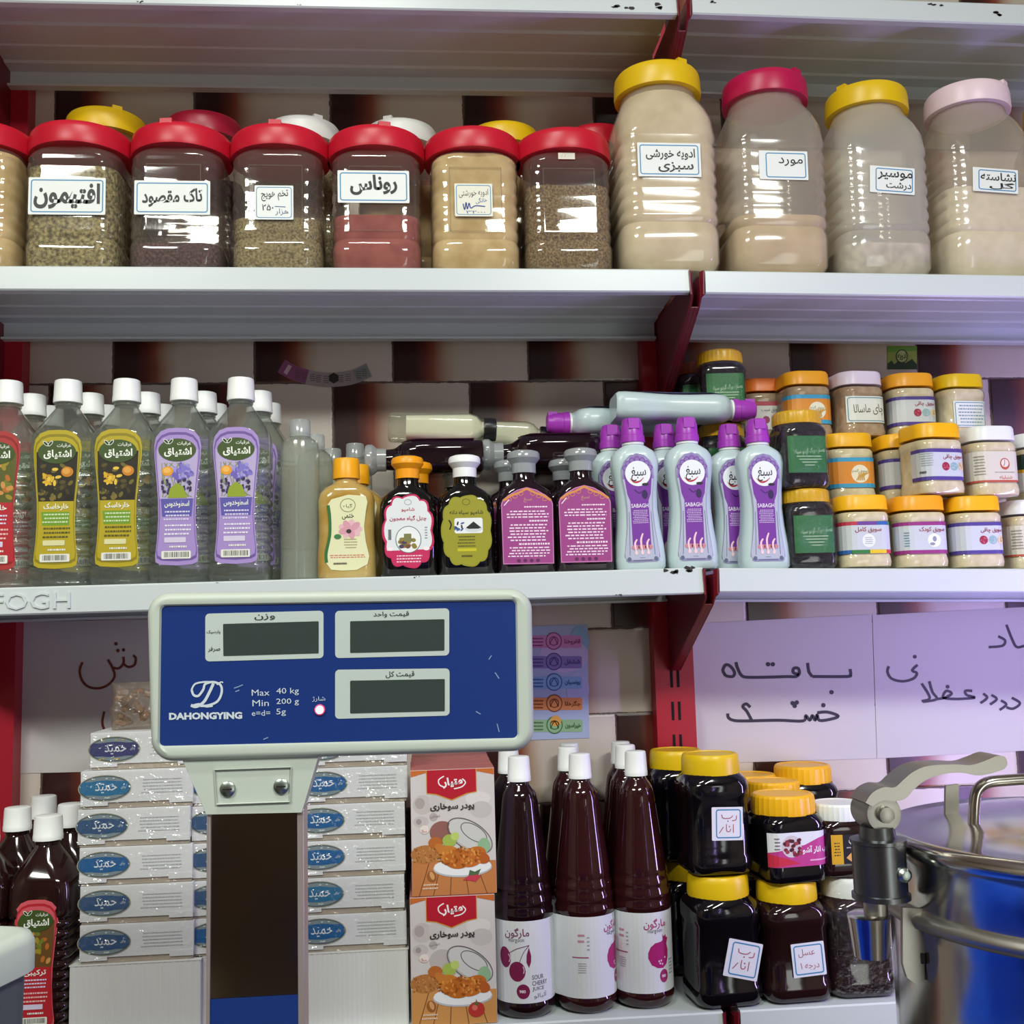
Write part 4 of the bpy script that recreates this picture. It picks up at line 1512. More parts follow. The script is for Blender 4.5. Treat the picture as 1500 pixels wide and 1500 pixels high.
def art_meal(kind):
    a = Art()
    z0, z1 = 0.0205, 0.0655
    U = 0.058

    def bands(c0, c1=None, w_=0.0052, bg=WF):
        a.rect(-U, z0, U, z1, bg, 0)
        a.rect(-U, z1 - w_, U, z1, ink(c0), 1)
        a.rect(-U, z0, U, z0 + w_, ink(c1 or c0), 1)
    rd = ink('#8e2038')
    if kind == 'complete':
        bands('#b8324a', '#2f7a3a')
        a.rect(-0.016, z1 - 0.0052, 0.012, z1, ink('#6a3f90'), 2)
        a.rect(0.012, z1 - 0.0052, 0.03, z1, ink('#2f62a8'), 2)
        a.rect(0.03, z1 - 0.0052, U, z1, ink('#3f9a4a'), 2)
        a.rect(-U, z0, -0.026, z0 + 0.0052, ink('#2f62a8'), 2)
        a.rect(0.0, z0, 0.024, z0 + 0.0052, ink('#e0c022'), 2)
        a.rect(0.024, z0, U, z0 + 0.0052, ink('#c83a55'), 2)
        a.text('سویق کامل', -0.001, 0.0535, rd, w=0.038, h=0.0085, L=2, bold=0.02)
        a.ell(-0.001, 0.0385, 0.0095, 0.0095, ink('#e6ebe6'), 2)
        a.fine(-0.007, 0.005, 0.033, 0.044, 4, ink('#9aa8a4'), 3, 3)
    elif kind == 'child':
        bands('#93307c')
        a.text('سویق کودک', 0.009, 0.054, rd, w=0.038, h=0.0085, L=2, bold=0.02)
        a.ell(0.011, 0.039, 0.0095, 0.0095, ink('#eef2f4'), 2)
        a.ell(0.0115, 0.041, 0.003, 0.004, ink('#8a95a4'), 3, n=10)
        a.ell(0.008, 0.034, 0.004, 0.0022, ink('#8a95a4'), 3, n=10)
        a.fine(-0.032, -0.024, 0.03, 0.052, 6, ink('#5a8fae'), 2, 5)
    elif kind in ('plump', 'plump_turned'):
        bands('#4f3f8c')
        dx = 0.014 if kind == 'plump' else 0.012
        a.text('سویق چاقی', dx, 0.0535, rd, w=0.034, h=0.0082, L=2, bold=0.02)
        for x, c1, c2 in ((-0.0135 + dx, '#9c2440', '#c05a6a'), (dx, '#8fb0b4', '#a9c2c4'), (0.0135 + dx, '#dcc9a0', '#b89a5c')):
            a.ell(x, 0.04, 0.0062, 0.0062, ink(c1), 2, n=16)
            g = random.Random(int(x * 1e4))
            for i in range(6):
                a.ell(x + g.uniform(-0.004, 0.004), 0.04 + g.uniform(-0.004, 0.004), 0.0014, 0.0009, ink(c2), 3, rot=g.uniform(0, 180), n=8)
        if kind == 'plump_turned':
            a.fine(-0.04, -0.02, 0.04, 0.06, 6, ink('#98a0a4'), 2, 6)
            a.fine(-0.042, -0.03, 0.028, 0.036, 1, ink('#55585c'), 2, 6, word=0.001)
    elif kind == 'wheat':
        bands('#3a9fd0', '#3a9fd0', 0.006, ink('#dc8f35'))
        a.ell(0.008, 0.041, 0.0135, 0.0135, ink('#e9e4d2'), 2)
        a.text('سویق گندم', 0.008, 0.045, ink('#4a7a5a'), w=0.024, h=0.006, L=4)
        for i in range(5):
            a.stroke([(0.002 + i * 0.003, 0.031), (0.006 + i * 0.002, 0.038), (0.006 + i * 0.004, 0.043)], 0.0018, ink('#c59a48'), 3)
    elif kind == 'apple':
        a.rect(-U, z0, U, z1, ink('#dcdcd6'), 0)
        a.rect(-U, z1 - 0.007, U, z1, ink('#b04452'), 1)
        a.text('سویق سیب', 0.004, 0.051, ink('#2a2a2a'), w=0.03, h=0.008, L=2)
        a.ell(-0.004, 0.036, 0.006, 0.006, ink('#9a3a5a'), 2)
    elif kind == 'chai':
        a.rect(-0.0325, z0 + 0.002, 0.036, z1 - 0.002, ink('#dde2dc'), 0)
        a.frame(-0.030, z0 + 0.004, 0.045, z1 - 0.004, 0.004, 0.0012, ink('#4a8ea4'), 1)
        a.text('چای ماسالا', 0.004, 0.042, ink('#5a4630'), w=0.05, h=0.018, L=2, rot=2)
    elif kind == 'note':
        a.rect(-0.026, z0 - 0.002, 0.03, z1 - 0.006, ink('#dfe4e0'), 0)
        a.frame(-0.024, z0, 0.028, z1 - 0.008, 0.003, 0.0011, ink('#4a8ea4'), 1)
        a.fine(-0.021, 0.025, z0 + 0.003, z1 - 0.011, 6, ink('#7d9aa6'), 2, 6, fill=0.4, word=0.004)
    elif kind == 'clock':
        a.rect(-U, z0, U, z1, ink('#d3d0bd'), 0)
        a.rect(-U, z0, U, z0 + 0.003, ink('#b5533c'), 1)
        a.ell(0.008, 0.047, 0.0075, 0.0085, ink('#b5533c'), 2)
        a.ell(0.008, 0.048, 0.0058, 0.006, ink('#ded9ca'), 3)
        a.stroke([(0.008, 0.053), (0.0075, 0.047), (0.0055, 0.044)], 0.001, ink('#b5533c'), 4)
        a.text('شنبلیله', 0.008, 0.027, ink('#b5533c'), w=0.02, h=0.006, L=2, bold=0.01)
        a.fine(-0.038, -0.022, 0.03, 0.06, 7, ink('#8a877a'), 2, 4)
        a.fine(-0.012, 0.026, 0.0335, 0.036, 1, ink('#8a877a'), 2, 6)
    elif kind == 'dark':
        a.rect(-U, z0 - 0.006, U, z1 + 0.006, ink('#1f3a2c'), 0)
        a.poly([(-U, z0 - 0.006), (U, z0 - 0.006), (U, 0.03), (0.01, 0.024), (-0.012, 0.032), (-0.028, 0.048), (-U, 0.05)], ink('#e0ae22'), 1)
        a.poly([(-U, z0 - 0.006), (U, z0 - 0.006), (U, 0.024), (0.01, 0.019), (-0.012, 0.027), (-0.028, 0.043), (-U, 0.045)], ink('#dfe3da'), 2)
        a.text('گندم', 0.0, 0.052, ink('#e8d24a'), w=0.034, h=0.016, L=2, bold=0.02)
    return a


mj = {}


def meal_jar(kind, lid, cont, px, Y, lvl, label, rz=0, s=1.0, group='meal jars', dz=0.0):
    key = (kind, lid.name, cont.name)
    if key in mj:
        o = copy_tree(mj[key])
    else:
        o = empty('meal_jar')
        MB().loft(SJ, cap1=False).build('jar_body', JP, o, sharp=50)
        MB().loft(fill_rings(SJ, 0.079, 0.0012, 0.002)).build('contents', cont, o)
        sq_lid(0.0825).build('lid', lid, o)
        art_meal(kind).build('label', perim(0.0356, 0.0356, 0.018), o, cuts=pcuts(0.0356, 0.0356, 0.018, 4))
        mj[key] = o
    x = xat(px, Y, 1.65 + lvl * 0.1)
    z = zs('3R', x) + 0.0009 + lvl * 0.1036 + dz
    o.location = (xat(px, Y, z + 0.05), Y, z)
    o.rotation_euler = (0, 0, R(rz))
    o.scale = (s, s, 1)
    tag(o, label, 'jar', group)
    return o


Y1, Y2, Y3 = 0.043, 0.123, 0.203
GM1, GM2, GM3 = 'meal jars on the shelf', 'meal jars in the middle layer', 'meal jars in the top layer'
meal_jar('complete', YEL2_LID, MEAL, 1258, Y1, 0, 'yellow-lidded meal jar with rainbow-striped label, beside the green-labelled jar', group=GM1)
meal_jar('child', AMB_LID, MEAL, 1340, Y1, 0, 'amber-lidded meal jar with magenta-striped label and a child picture', group=GM1)
meal_jar('plump', YEL2_LID, MEAL, 1421, Y1, 0, 'yellow-lidded meal jar with violet-striped label, on the shelf beside the magenta-striped one', group=GM1)
meal_jar('clock', WHT_LID, MEAL, 1500, 0.08, 0, 'white-lidded meal jar at the bottom right, cut by the frame edge', group=GM1)
meal_jar('plump_turned', YEL2_LID, MEAL, 1363, Y1 + 0.001, 1, 'yellow-lidded meal jar with violet-striped label turned aside, in front on the middle layer', group=GM2, rz=10, dz=0.001)
meal_jar('clock', WHT_LID, MEAL, 1443, 0.06, 1, 'white-lidded meal jar with a red emblem, on the middle layer', group=GM2, rz=4, dz=0.001)
meal_jar('dark', WHT_LID, MEAL, 1516, 0.10, 1, 'dark green and yellow labelled jar at the right edge of the middle layer', group=GM2)
meal_jar('wheat', YEL2_LID, MEAL, 1238, Y2, 1, 'yellow-lidded jar with orange and blue wheat label, middle layer', group=GM2)
meal_jar('plump', YEL2_LID, MEAL, 1318, Y2 + 0.001, 1, 'yellow-lidded jar with violet stripes, peeking out left of the turned jar', group=GM2)
meal_jar('chai', WHT_LID, MEAL2, 1275, Y3, 1, 'white-lidded jar with blue-framed tea label, squeezed between two yellow lids', group=GM2)
meal_jar('apple', ORG_LID, MEAL2, 1115, 0.217, 2, 'orange-lidded jar with red-topped white label, beside the topmost green-labelled jar', group=GM3)
meal_jar('wheat', AMB_LID, MEAL2, 1176, 0.165, 2, 'amber-lidded jar with orange and blue wheat label, top layer', group=GM3, rz=3)
meal_jar('chai', LIL_LID, MEAL2, 1252, 0.16, 2, 'lilac-lidded jar with blue-framed tea label, top layer', group=GM3, rz=6)
meal_jar('plump', AMB_LID, MEAL, 1328, 0.165, 2, 'amber-lidded jar with violet stripes, top layer below the green wall sticker', group=GM3)
meal_jar('note', YEL_LID, MEAL, 1400, 0.165, 2, 'yellow-lidded jar with handwritten note label, right end of the top layer', group=GM3, rz=6)
for px, lv in ((1112, 1), (1176, 1), (1345, 1), (1415, 1), (1112, 0), (1183, 0), (1275, 0), (1352, 0), (1428, 0)):
    k_ = {1112: 'first', 1176: 'second', 1183: 'second', 1275: 'third', 1345: 'fourth', 1352: 'fourth', 1415: 'fifth', 1428: 'fifth'}[px]
    meal_jar('plump', YEL_LID, MEAL, px, 0.217 if px < 1150 else Y3, lv, 'hidden meal jar at the back, %s column from the post, %s layer' % (k_, ('bottom', 'middle')[lv]), group='meal jars hidden at the back')
for px in (1242, 1322):
    meal_jar('plump', YEL_LID, MEAL, px, Y2 + 0.0005, 0, 'hidden meal jar carrying the %s on the middle layer' % ('wheat-labelled jar' if px < 1300 else 'jar left of the turned one'), group='meal jars hidden at the back')
meal_jar('dark', WHT_LID, MEAL, 1565, 0.10, 0, 'jar out of frame carrying the dark green labelled one', group='meal jars hidden at the back')
# ------------------------------------------------------------------ lowest shelf
ZB = 1.0
JUICE = M('dark_herbal_juice', '#24100f', 0.1, coat=0.5)
dkb = None


def dark_juice(px, Y, label, hz=0.27, s=0.98):
    global dkb
    if dkb is None:
        dkb = o = bottle('darkred', JUICE, 'juice_bottle')
        [c for c in o.children if c.name.startswith('label')][0].scale = (0.88, 1.0, 0.88)
    else:
        o = copy_tree(dkb)
    o.location = (xat(px, Y, ZB + hz), Y, ZB + 0.0016)
    o.scale = (s, s, s)
    tag(o, label, 'bottle', 'dark herbal bottles at the lower left')


dark_juice(71, 0.05, 'dark bottle with white cap and red herbal label, front one at the lower left')
dark_juice(-22, 0.05, 'dark bottle at the lower left, cut by the frame beside the grey device corner')
dark_juice(26, 0.136, 'white-capped dark bottle behind the red-labelled one, left of it')
dark_juice(104, 0.15, 'white-capped dark bottle squeezed between the red-labelled one and the box stack')
dark_juice(64, 0.222, 'white-capped dark bottle farthest back against the wall at the lower left', s=0.99)

# cartons
CARD = M('white_card', '#dcdedf', 0.45)
STRIP = M('beige_card_edge', '#a89c8c', 0.7)
CORR = M('white_corrugated_card', '#cfd0cc', 0.7)
FILMB = Mclear('thin_film', '#fdfdfd', gloss=0.35, rough=0.14, base=0.10, bump=1.0, bscale=55)
BXW, BXD = 0.0708, 0.045


def art_hamid(c1, c2):
    a = Art(lambda x, z: (x * 0.914, z * 0.94))
    rim = ink('#9a9a86')
    a.ell(-0.0445, 0.0275, 0.0365, 0.0178, rim, 0, n=36)
    a.ell(-0.0445, 0.0275, 0.0352, 0.0166, ink('#3c4c58'), 1, n=36)
    a.ell(-0.0445, 0.0275, 0.034, 0.0155, ink('#7f8f94'), 2, n=36)
    a.ell(-0.0445, 0.0275, 0.0335, 0.0105, ink(c1), 3, n=30)
    a.poly([(-0.0445 + x, 0.0275 + z) for x, z in ((-0.0335, -0.004), (-0.033, 0.0055), (-0.03, 0.009), (0.03, 0.009), (0.033, 0.0055), (0.0335, -0.004), (0.028, -0.009), (-0.028, -0.009))], ink(c1), 4)
    a.text('حمید', -0.0425, 0.027, ink('#dbe2e6'), w=0.030, h=0.0125, L=6, bold=0.005)
    a.text('چای', -0.0185, 0.028, ink('#dbe2e6'), w=0.007, h=0.005, L=6)
    g = random.Random(3)
    for i in range(12):
        x = -0.0445 + g.uniform(-0.028, 0.028)
        z = 0.0275 + g.choice((-1, 1)) * g.uniform(0.0118, 0.0135)
        if abs(x + 0.0445) < 0.02:
            a.ell(x, z, 0.0018, 0.0009, ink(c2), 5, n=8)
    a.fine(0.004, 0.064, 0.0175, 0.0395, 5, ink('#b4b8ba'), 1, 4, fill=0.26, word=0.0035)
    return a


cart = {}


def carton(px, Y, z, label, style=0, h=0.0482, group='small white cartons with an oval emblem', rz=0.0, hz=0.02):
    key = (style, h)
    if key in cart:
        o = copy_tree(cart[key])
    else:
        o = empty('tea_carton')
        m = MB()
        m.box(-BXW, BXW, -BXD, BXD, 0.0075, h - 0.0006)
        m.box(-BXW + 0.0015, BXW - 0.0015, -BXD + 0.002, BXD, 0, 0.0075, 1)
        m.box(-BXW, -BXW + 0.034, -BXD - 0.0004, -BXD + 0.002, 0.0035, 0.012)
        m.box(BXW - 0.03, BXW, -BXD - 0.0004, -BXD + 0.002, 0.0045, 0.012)
        m.build('box_body', [CARD, STRIP], o, sharp=30)
        art_hamid(*(('#1f5f96', '#c8d0d0'), ('#2a7099', '#c8d0d0'), ('#3c3f70', '#c9a64a'), ('#34557c', '#c8d0d0'))[style]).build('front_print', flat_on(-BXD - 0.0003), o)
        # loose clear film pulled over the front
        g = random.Random(5 + style)
        fm = MB()
        nx, nz = 24, 7
        vs = []
        for j in range(nz + 1):
            for i in range(nx + 1):
                vs.append((-BXW - 0.001 + (2 * BXW + 0.002) * i / nx, -BXD - 0.0016 - g.random() * 0.0016, 0.001 + (h - 0.002) * j / nz))
        fm.add(vs, [[j * (nx + 1) + i, j * (nx + 1) + i + 1, (j + 1) * (nx + 1) + i + 1, (j + 1) * (nx + 1) + i] for j in range(nz) for i in range(nx)])
        fm.build('film_wrap', FILMB, o, sharp=180)
        cart[key] = o
    o.location = (xat(px, Y - BXD, z + hz), Y, z)
    o.rotation_euler = (0, 0, R(rz))
    tag(o, label, 'box', group)
    return o


def ribbed(px, Y, w_, h, label):
    o = empty('corrugated_carton')
    tag(o, label, 'box', 'corrugated white cartons')
    m = MB()
    n = 44
    pts = []
    for i in range(n + 1):
        pts.append((-w_ + 2 * w_ * i / n, -0.05 - (0.0007 if i % 2 else 0)))
    v0 = [(x, y, 0) for x, y in pts] + [(x, y, h) for x, y in pts]
    m.add(v0, [[i, i + 1, i + n + 2, i + n + 1] for i in range(n)])
    m.box(-w_, w_, -0.0498, 0.05, 0, h - 0.0002)
    m.box(-w_ - 0.001, w_ + 0.001, -0.051, 0.0505, h - 0.0012, h)
    m.build('box_body', CORR, o, sharp=10)
    o.location = (xat(px, Y, ZB + h / 2), Y, ZB + 0.0012)
    return o


ribbed(212, 0.07, 0.081, 0.094, 'ribbed white carton under the left stack of oval-emblem boxes')
ribbed(524, 0.07, 0.068, 0.094, 'ribbed white carton under the stack right of the scale post')
ribbed(370, 0.08, 0.064, 0.094, 'ribbed white carton hidden behind the scale post')
LV = ('lowest', 'second from the bottom', 'middle', 'fourth from the bottom', 'fifth from the bottom', 'topmost')
for i, (dx, st) in enumerate(((1, 3), (2, 3), (0, 0), (-2, 3), (1, 1))):
    carton(199 + dx, 0.067, ZB + 0.0955 + i * 0.0482, 'white carton with a blue oval emblem, %s in the left stack' % LV[i], st, 0.0482, rz=(0.6, -0.8, 0.5, -0.5, 1)[i])
carton(214, 0.075, ZB + 0.0955 + 5 * 0.0482, 'white carton with a violet and gold oval emblem, on top of the left stack', 2, 0.0482)
for i in range(5):
    carton(362, 0.075, ZB + 0.0955 + i * 0.0475, 'white carton in the stack behind the scale post, %s one' % LV[i], (0, 3, 3, 3, 0)[i], 0.0475)
for i in range(6):
    carton(514 + (1, -1, 0, 0, 3, 3)[i], 0.067, ZB + 0.0955 + i * 0.0468, 'blue-emblem white carton, %s, stack right of the scale post' % LV[i], (0, 1, 0, 0, 0, 0)[i], 0.0468, rz=(0.5, -0.6, 0.4, -0.3, 0.8, 0)[i])

# snack pack on the left stack
o = empty('snack_pack')
tag(o, 'clear pack of brown snacks standing on the violet-emblem carton', 'packet')
p = at(196, 1050, 0.075)
o.location = (p.x, 0.075, ZB + 0.0955 + 6 * 0.0482 + 0.0003)
m = MB()
g = random.Random(11)
for i in range(34):
    x, y, z = g.uniform(-0.022, 0.03), g.uniform(-0.014, 0.014), 0.006 + g.uniform(0, 0.044)
    m.lathe([(z - 0.004, 0.001), (z - 0.002, 0.005), (z + 0.002, 0.006), (z + 0.004, 0.002)], 8, cx=x, cy=y)
m.build('contents', M('brown_snack', '#7a5a3e', 0.7, noise=(('#5c4029', '#96745a'), 90, 0.4)), o)
m = MB()
m.loft([(0, 0.03, 0.017, 0.008, 0.004), (0.02, 0.033, 0.019, 0.01, 0.004), (0.028, 0.034, 0.02, 0.01, 0.004), (0.03, 0.031, 0.019, 0.01, 0.004), (0.05, 0.03, 0.016, 0.01, 0.004), (0.062, 0.034, 0.003, 0.002, 0.004)])
m.build('film_wrap', Mclear('packet_film', '#f3efe8', gloss=0.5, rough=0.1, haze=0.12, hazecol='#b9a890', base=0.06, bump=1.0, bscale=70), o)


# crumb boxes
def art_crumb(second):
    a = Art(lambda x, z: (x * 0.92, z * 0.906))
    W, H = 0.0595, 0.1765
    bg = ink('#cfc9c6')
    a.rect(-W, 0.0, W, H, bg, 0)
    for x, z, rx, rz, c in ((-0.043, 0.128, 0.014, 0.014, '#c2bab5'), (-0.047, 0.13, 0.007, 0.008, '#a9a09b'), (-0.022, 0.132, 0.012, 0.012, '#c6c0bc'), (0.036, 0.134, 0.018, 0.01, '#dad5d2'), (0.04, 0.118, 0.016, 0.012, '#c3bdba'), (-0.046, 0.104, 0.011, 0.008, '#c0b9b5'), (-0.049, 0.104, 0.004, 0.004, '#9d9490'), (-0.016, 0.088, 0.018, 0.016, '#8f5f56' if not second else '#b8b0ab'), (-0.028, 0.11, 0.006, 0.006, '#b2aaa5')):
        a.ell(x, z, rx, rz, ink(c), 1)
    # planks
    wood = ink('#c98f50' if second else '#bf7a45')
    a.poly([(-W, 0), (W, 0), (W, 0.046), (-W, 0.05)], wood, 2)
    for x0, x1 in ((-0.05, -0.035), (-0.03, -0.018), (-0.006, -0.003), (0.02, 0.013), (0.046, 0.03)):
        a.stroke([(x0, 0), (x1, 0.047)], 0.0012, ink('#7a4a26'), 3)
    a.ell(-0.04, 0.058, 0.021, 0.013, ink('#b0743c'), 4)
    g = random.Random(6)
    for i in range(60):
        a.ell(-0.04 + g.uniform(-0.018, 0.018), 0.058 + g.uniform(-0.011, 0.011), 0.0015, 0.0008, ink(g.choice(('#8c5426', '#c98e52'))), 5, rot=g.uniform(0, 180), n=6)
    # plate and glass cover
    a.ell(0.012, 0.037, 0.042, 0.013, ink('#b9bcbf'), 5)
    a.ell(0.012, 0.039, 0.041, 0.0125, ink('#e6e8e8'), 6)
    a.ell(0.023, 0.082, 0.034, 0.017, ink('#c9c9c6'), 5, rot=-34)
    for k in (0, 1):
        t = [R(q) for q in range(0, 361, 12)]
        rx, rz = (0.036, 0.019) if k == 0 else (0.021, 0.010)
        c_, s_ = math.cos(R(-34)), math.sin(R(-34))
        a.stroke([(0.023 + k * 0.006 + rx * math.cos(q) * c_ - rz * math.sin(q) * s_, 0.082 + k * 0.004 + rx * math.cos(q) * s_ + rz * math.sin(q) * c_) for q in t], 0.0011, ink('#5a5a5c'), 7, n=2)
    a.ell(-0.006, 0.076, 0.01, 0.009, ink('#9fb552'), 8)
    a.ell(0.002, 0.082, 0.006, 0.006, ink('#b9cc6c'), 9)
    a.ell(0.043, 0.067, 0.009, 0.011, ink('#8fb58c'), 8)
    # chicken
    for x, z, rx, rz, rt, c in ((-0.026, 0.074, 0.010, 0.008, 0, '#b5662a'), (-0.018, 0.065, 0.010, 0.006, -40, '#c27731'), (-0.004, 0.055, 0.019, 0.013, -25, '#c57a2e'), (0.006, 0.05, 0.02, 0.014, 0, '#b8661f'), (0.027, 0.052, 0.02, 0.013, 25, '#c06a28'), (0.04, 0.05, 0.011, 0.008, -20, '#b25a22')):
        a.ell(x, z, rx, rz, ink(c), 10, rot=rt)
    for i in range(70):
        t, q = g.uniform(0, 2 * PI), g.random() ** 0.5
        a.ell(0.01 + 0.034 * q * math.cos(t), 0.053 + 0.013 * q * math.sin(t), 0.0026, 0.0014, ink(g.choice(('#8f4a17', '#d99845', '#a85a1e', '#cf8334'))), 11, rot=g.uniform(0, 180), n=7)
    # garnish
    a.ell(-0.032, 0.027, 0.0065, 0.008, ink('#9a5b2c'), 8, rot=20)
    a.ell(-0.0315, 0.028, 0.003, 0.006, ink('#d09a62'), 9, rot=20)
    if second:
        a.ell(0.031, 0.0195, 0.0115, 0.0105, ink('#b8352f'), 8)
        a.ell(0.0285, 0.022, 0.004, 0.004, ink('#d66a5c'), 9)
        a.poly([(0.022, 0.03), (0.029, 0.027), (0.031, 0.034), (0.033, 0.027), (0.04, 0.03), (0.031, 0.0245)], ink('#4e6a34'), 9)
    else:
        a.poly([(0.012, 0.02), (0.02, 0.026), (0.03, 0.031), (0.037, 0.024), (0.03, 0.017), (0.022, 0.019)], ink('#c23a4c'), 8)
        a.poly([(0.02, 0.026), (0.022, 0.034), (0.029, 0.031), (0.038, 0.035), (0.034, 0.027)], ink('#4e6a44'), 9)
    a.ell(-0.041, 0.093, 0.0065, 0.006, ink('#e4d9d0'), 8)
    for i in range(5):
        a.ell(-0.041 + g.uniform(-0.004, 0.004), 0.093 + g.uniform(-0.004, 0.004), 0.0012, 0.0012, ink('#c79a92'), 9, n=6)
    a.text('پودر سوخاری', -0.001, 0.1235, ink('#3a302e'), w=0.063, h=0.0125, L=9, bold=0.03)
    a.text('سنتی', -0.026, 0.1115, ink('#a89a94'), w=0.014, h=0.005, L=9)
    a.fine(-0.046, -0.022, 0.008, 0.018, 2, ink('#e4cfb4'), 9, 3)
    # red tab
    a.poly([(-W, H), (W, H), (W, H - 0.009), (0.033, H - 0.003), (-0.036, H - 0.003), (-W, H - 0.009)], ink('#c46a2c'), 3)
    T_ = [(-0.0365, H), (0.0335, H), (0.0335, H - 0.032), (0.02, H - 0.034), (0.01, H - 0.038), (-0.0015, H - 0.0425), (-0.013, H - 0.038), (-0.023, H - 0.034), (-0.0365, H - 0.032)]
    a.poly([(x * 1.03 + 0.0001, H + (z - H) * 1.04) for x, z in T_], ink('#d79a3c'), 4)
    a.poly(T_, ink('#b3142a'), 5)
    wt = ink('#f2ecec')
    a.text('متیار', 0.0, H - 0.018, wt, w=0.029, h=0.015, L=7, bold=0.04, rot=6)
    a.stroke([(-0.012, H - 0.009), (-0.0195, H - 0.014), (-0.0185, H - 0.021), (-0.011, H - 0.025)], 0.0017, wt, 7)
    a.stroke([(0.014, H - 0.0135), (0.0185, H - 0.019), (0.013, H - 0.025), (0.002, H - 0.0275)], 0.0017, wt, 7)
    return a


CRUMBTOP = M('faded_red_card', '#b56a64', 0.5)
CRUMBSIDE = M('pale_card', '#cfc8c4', 0.5)
cb = {}


def crumb_box(px, Y, lvl, label, second):
    if second in cb:
        o = copy_tree(cb[second])
    else:
        o = empty('crumb_carton')
        m = MB()
        m.box(-0.0552, 0.0552, -0.0235, 0.0235, 0, 0.1604)
        m.build('box_body', CRUMBSIDE, o, bevel=0.0008)
        m = MB()
        m.box(-0.055, 0.055, -0.0233, 0.0235, 0.1604, 0.161)
        m.box(-0.0336, 0.031, -0.0235, -0.01, 0.1608, 0.1613)
        m.build('top_flap', CRUMBTOP, o)
        art_crumb(second).build('front_print', flat_on(-0.0236), o)
        cb[second] = o
    z = ZB + 0.0014 + lvl * 0.1618
    o.location = (xat(px, Y - 0.0235, z + 0.09), Y, z)
    tag(o, label, 'box', 'fried-chicken crumb cartons')


crumb_box(664, 0.03, 0, 'crumb carton with fried chicken and a tomato, lower front one', True)
crumb_box(664, 0.03, 1, 'crumb carton with fried chicken and a red pepper, upper front one', False)
for k in (1, 2, 3):
    for lv in (0, 1):
        crumb_box(663 + k * -1, 0.03 + 0.0515 * k, lv, 'crumb carton %s behind the front one, %s layer, only its top edge visible' % (('first', 'second', 'third')[k - 1], ('lower', 'upper')[lv]) if lv else 'crumb carton %s behind the lower front one, hidden' % ('first', 'second', 'third')[k - 1], False)

# sour cherry and pomegranate juice
CHERRY = M('cherry_juice', '#1d0a10', 0.08, coat=0.5, trans=0.0)
POME = M('pomegranate_juice', '#2f1012', 0.08, coat=0.5)
JB = [(0, 0.036), (0.004, 0.0415), (0.012, 0.0442), (0.0175, 0.0445), (0.0195, 0.0432), (0.124, 0.0432), (0.1265, 0.0445), (0.133, 0.0445), (0.137, 0.0425), (0.141, 0.0438), (0.149, 0.0435), (0.153, 0.0412), (0.157, 0.0425), (0.164, 0.0415), (0.1675, 0.0395), (0.171, 0.0402), (0.18, 0.0392), (0.2, 0.0365),
      (0.225, 0.0328), (0.25, 0.0292), (0.272, 0.0265), (0.281, 0.0245), (0.288, 0.0205), (0.293, 0.0162), (0.296, 0.0145), (0.305, 0.014)]


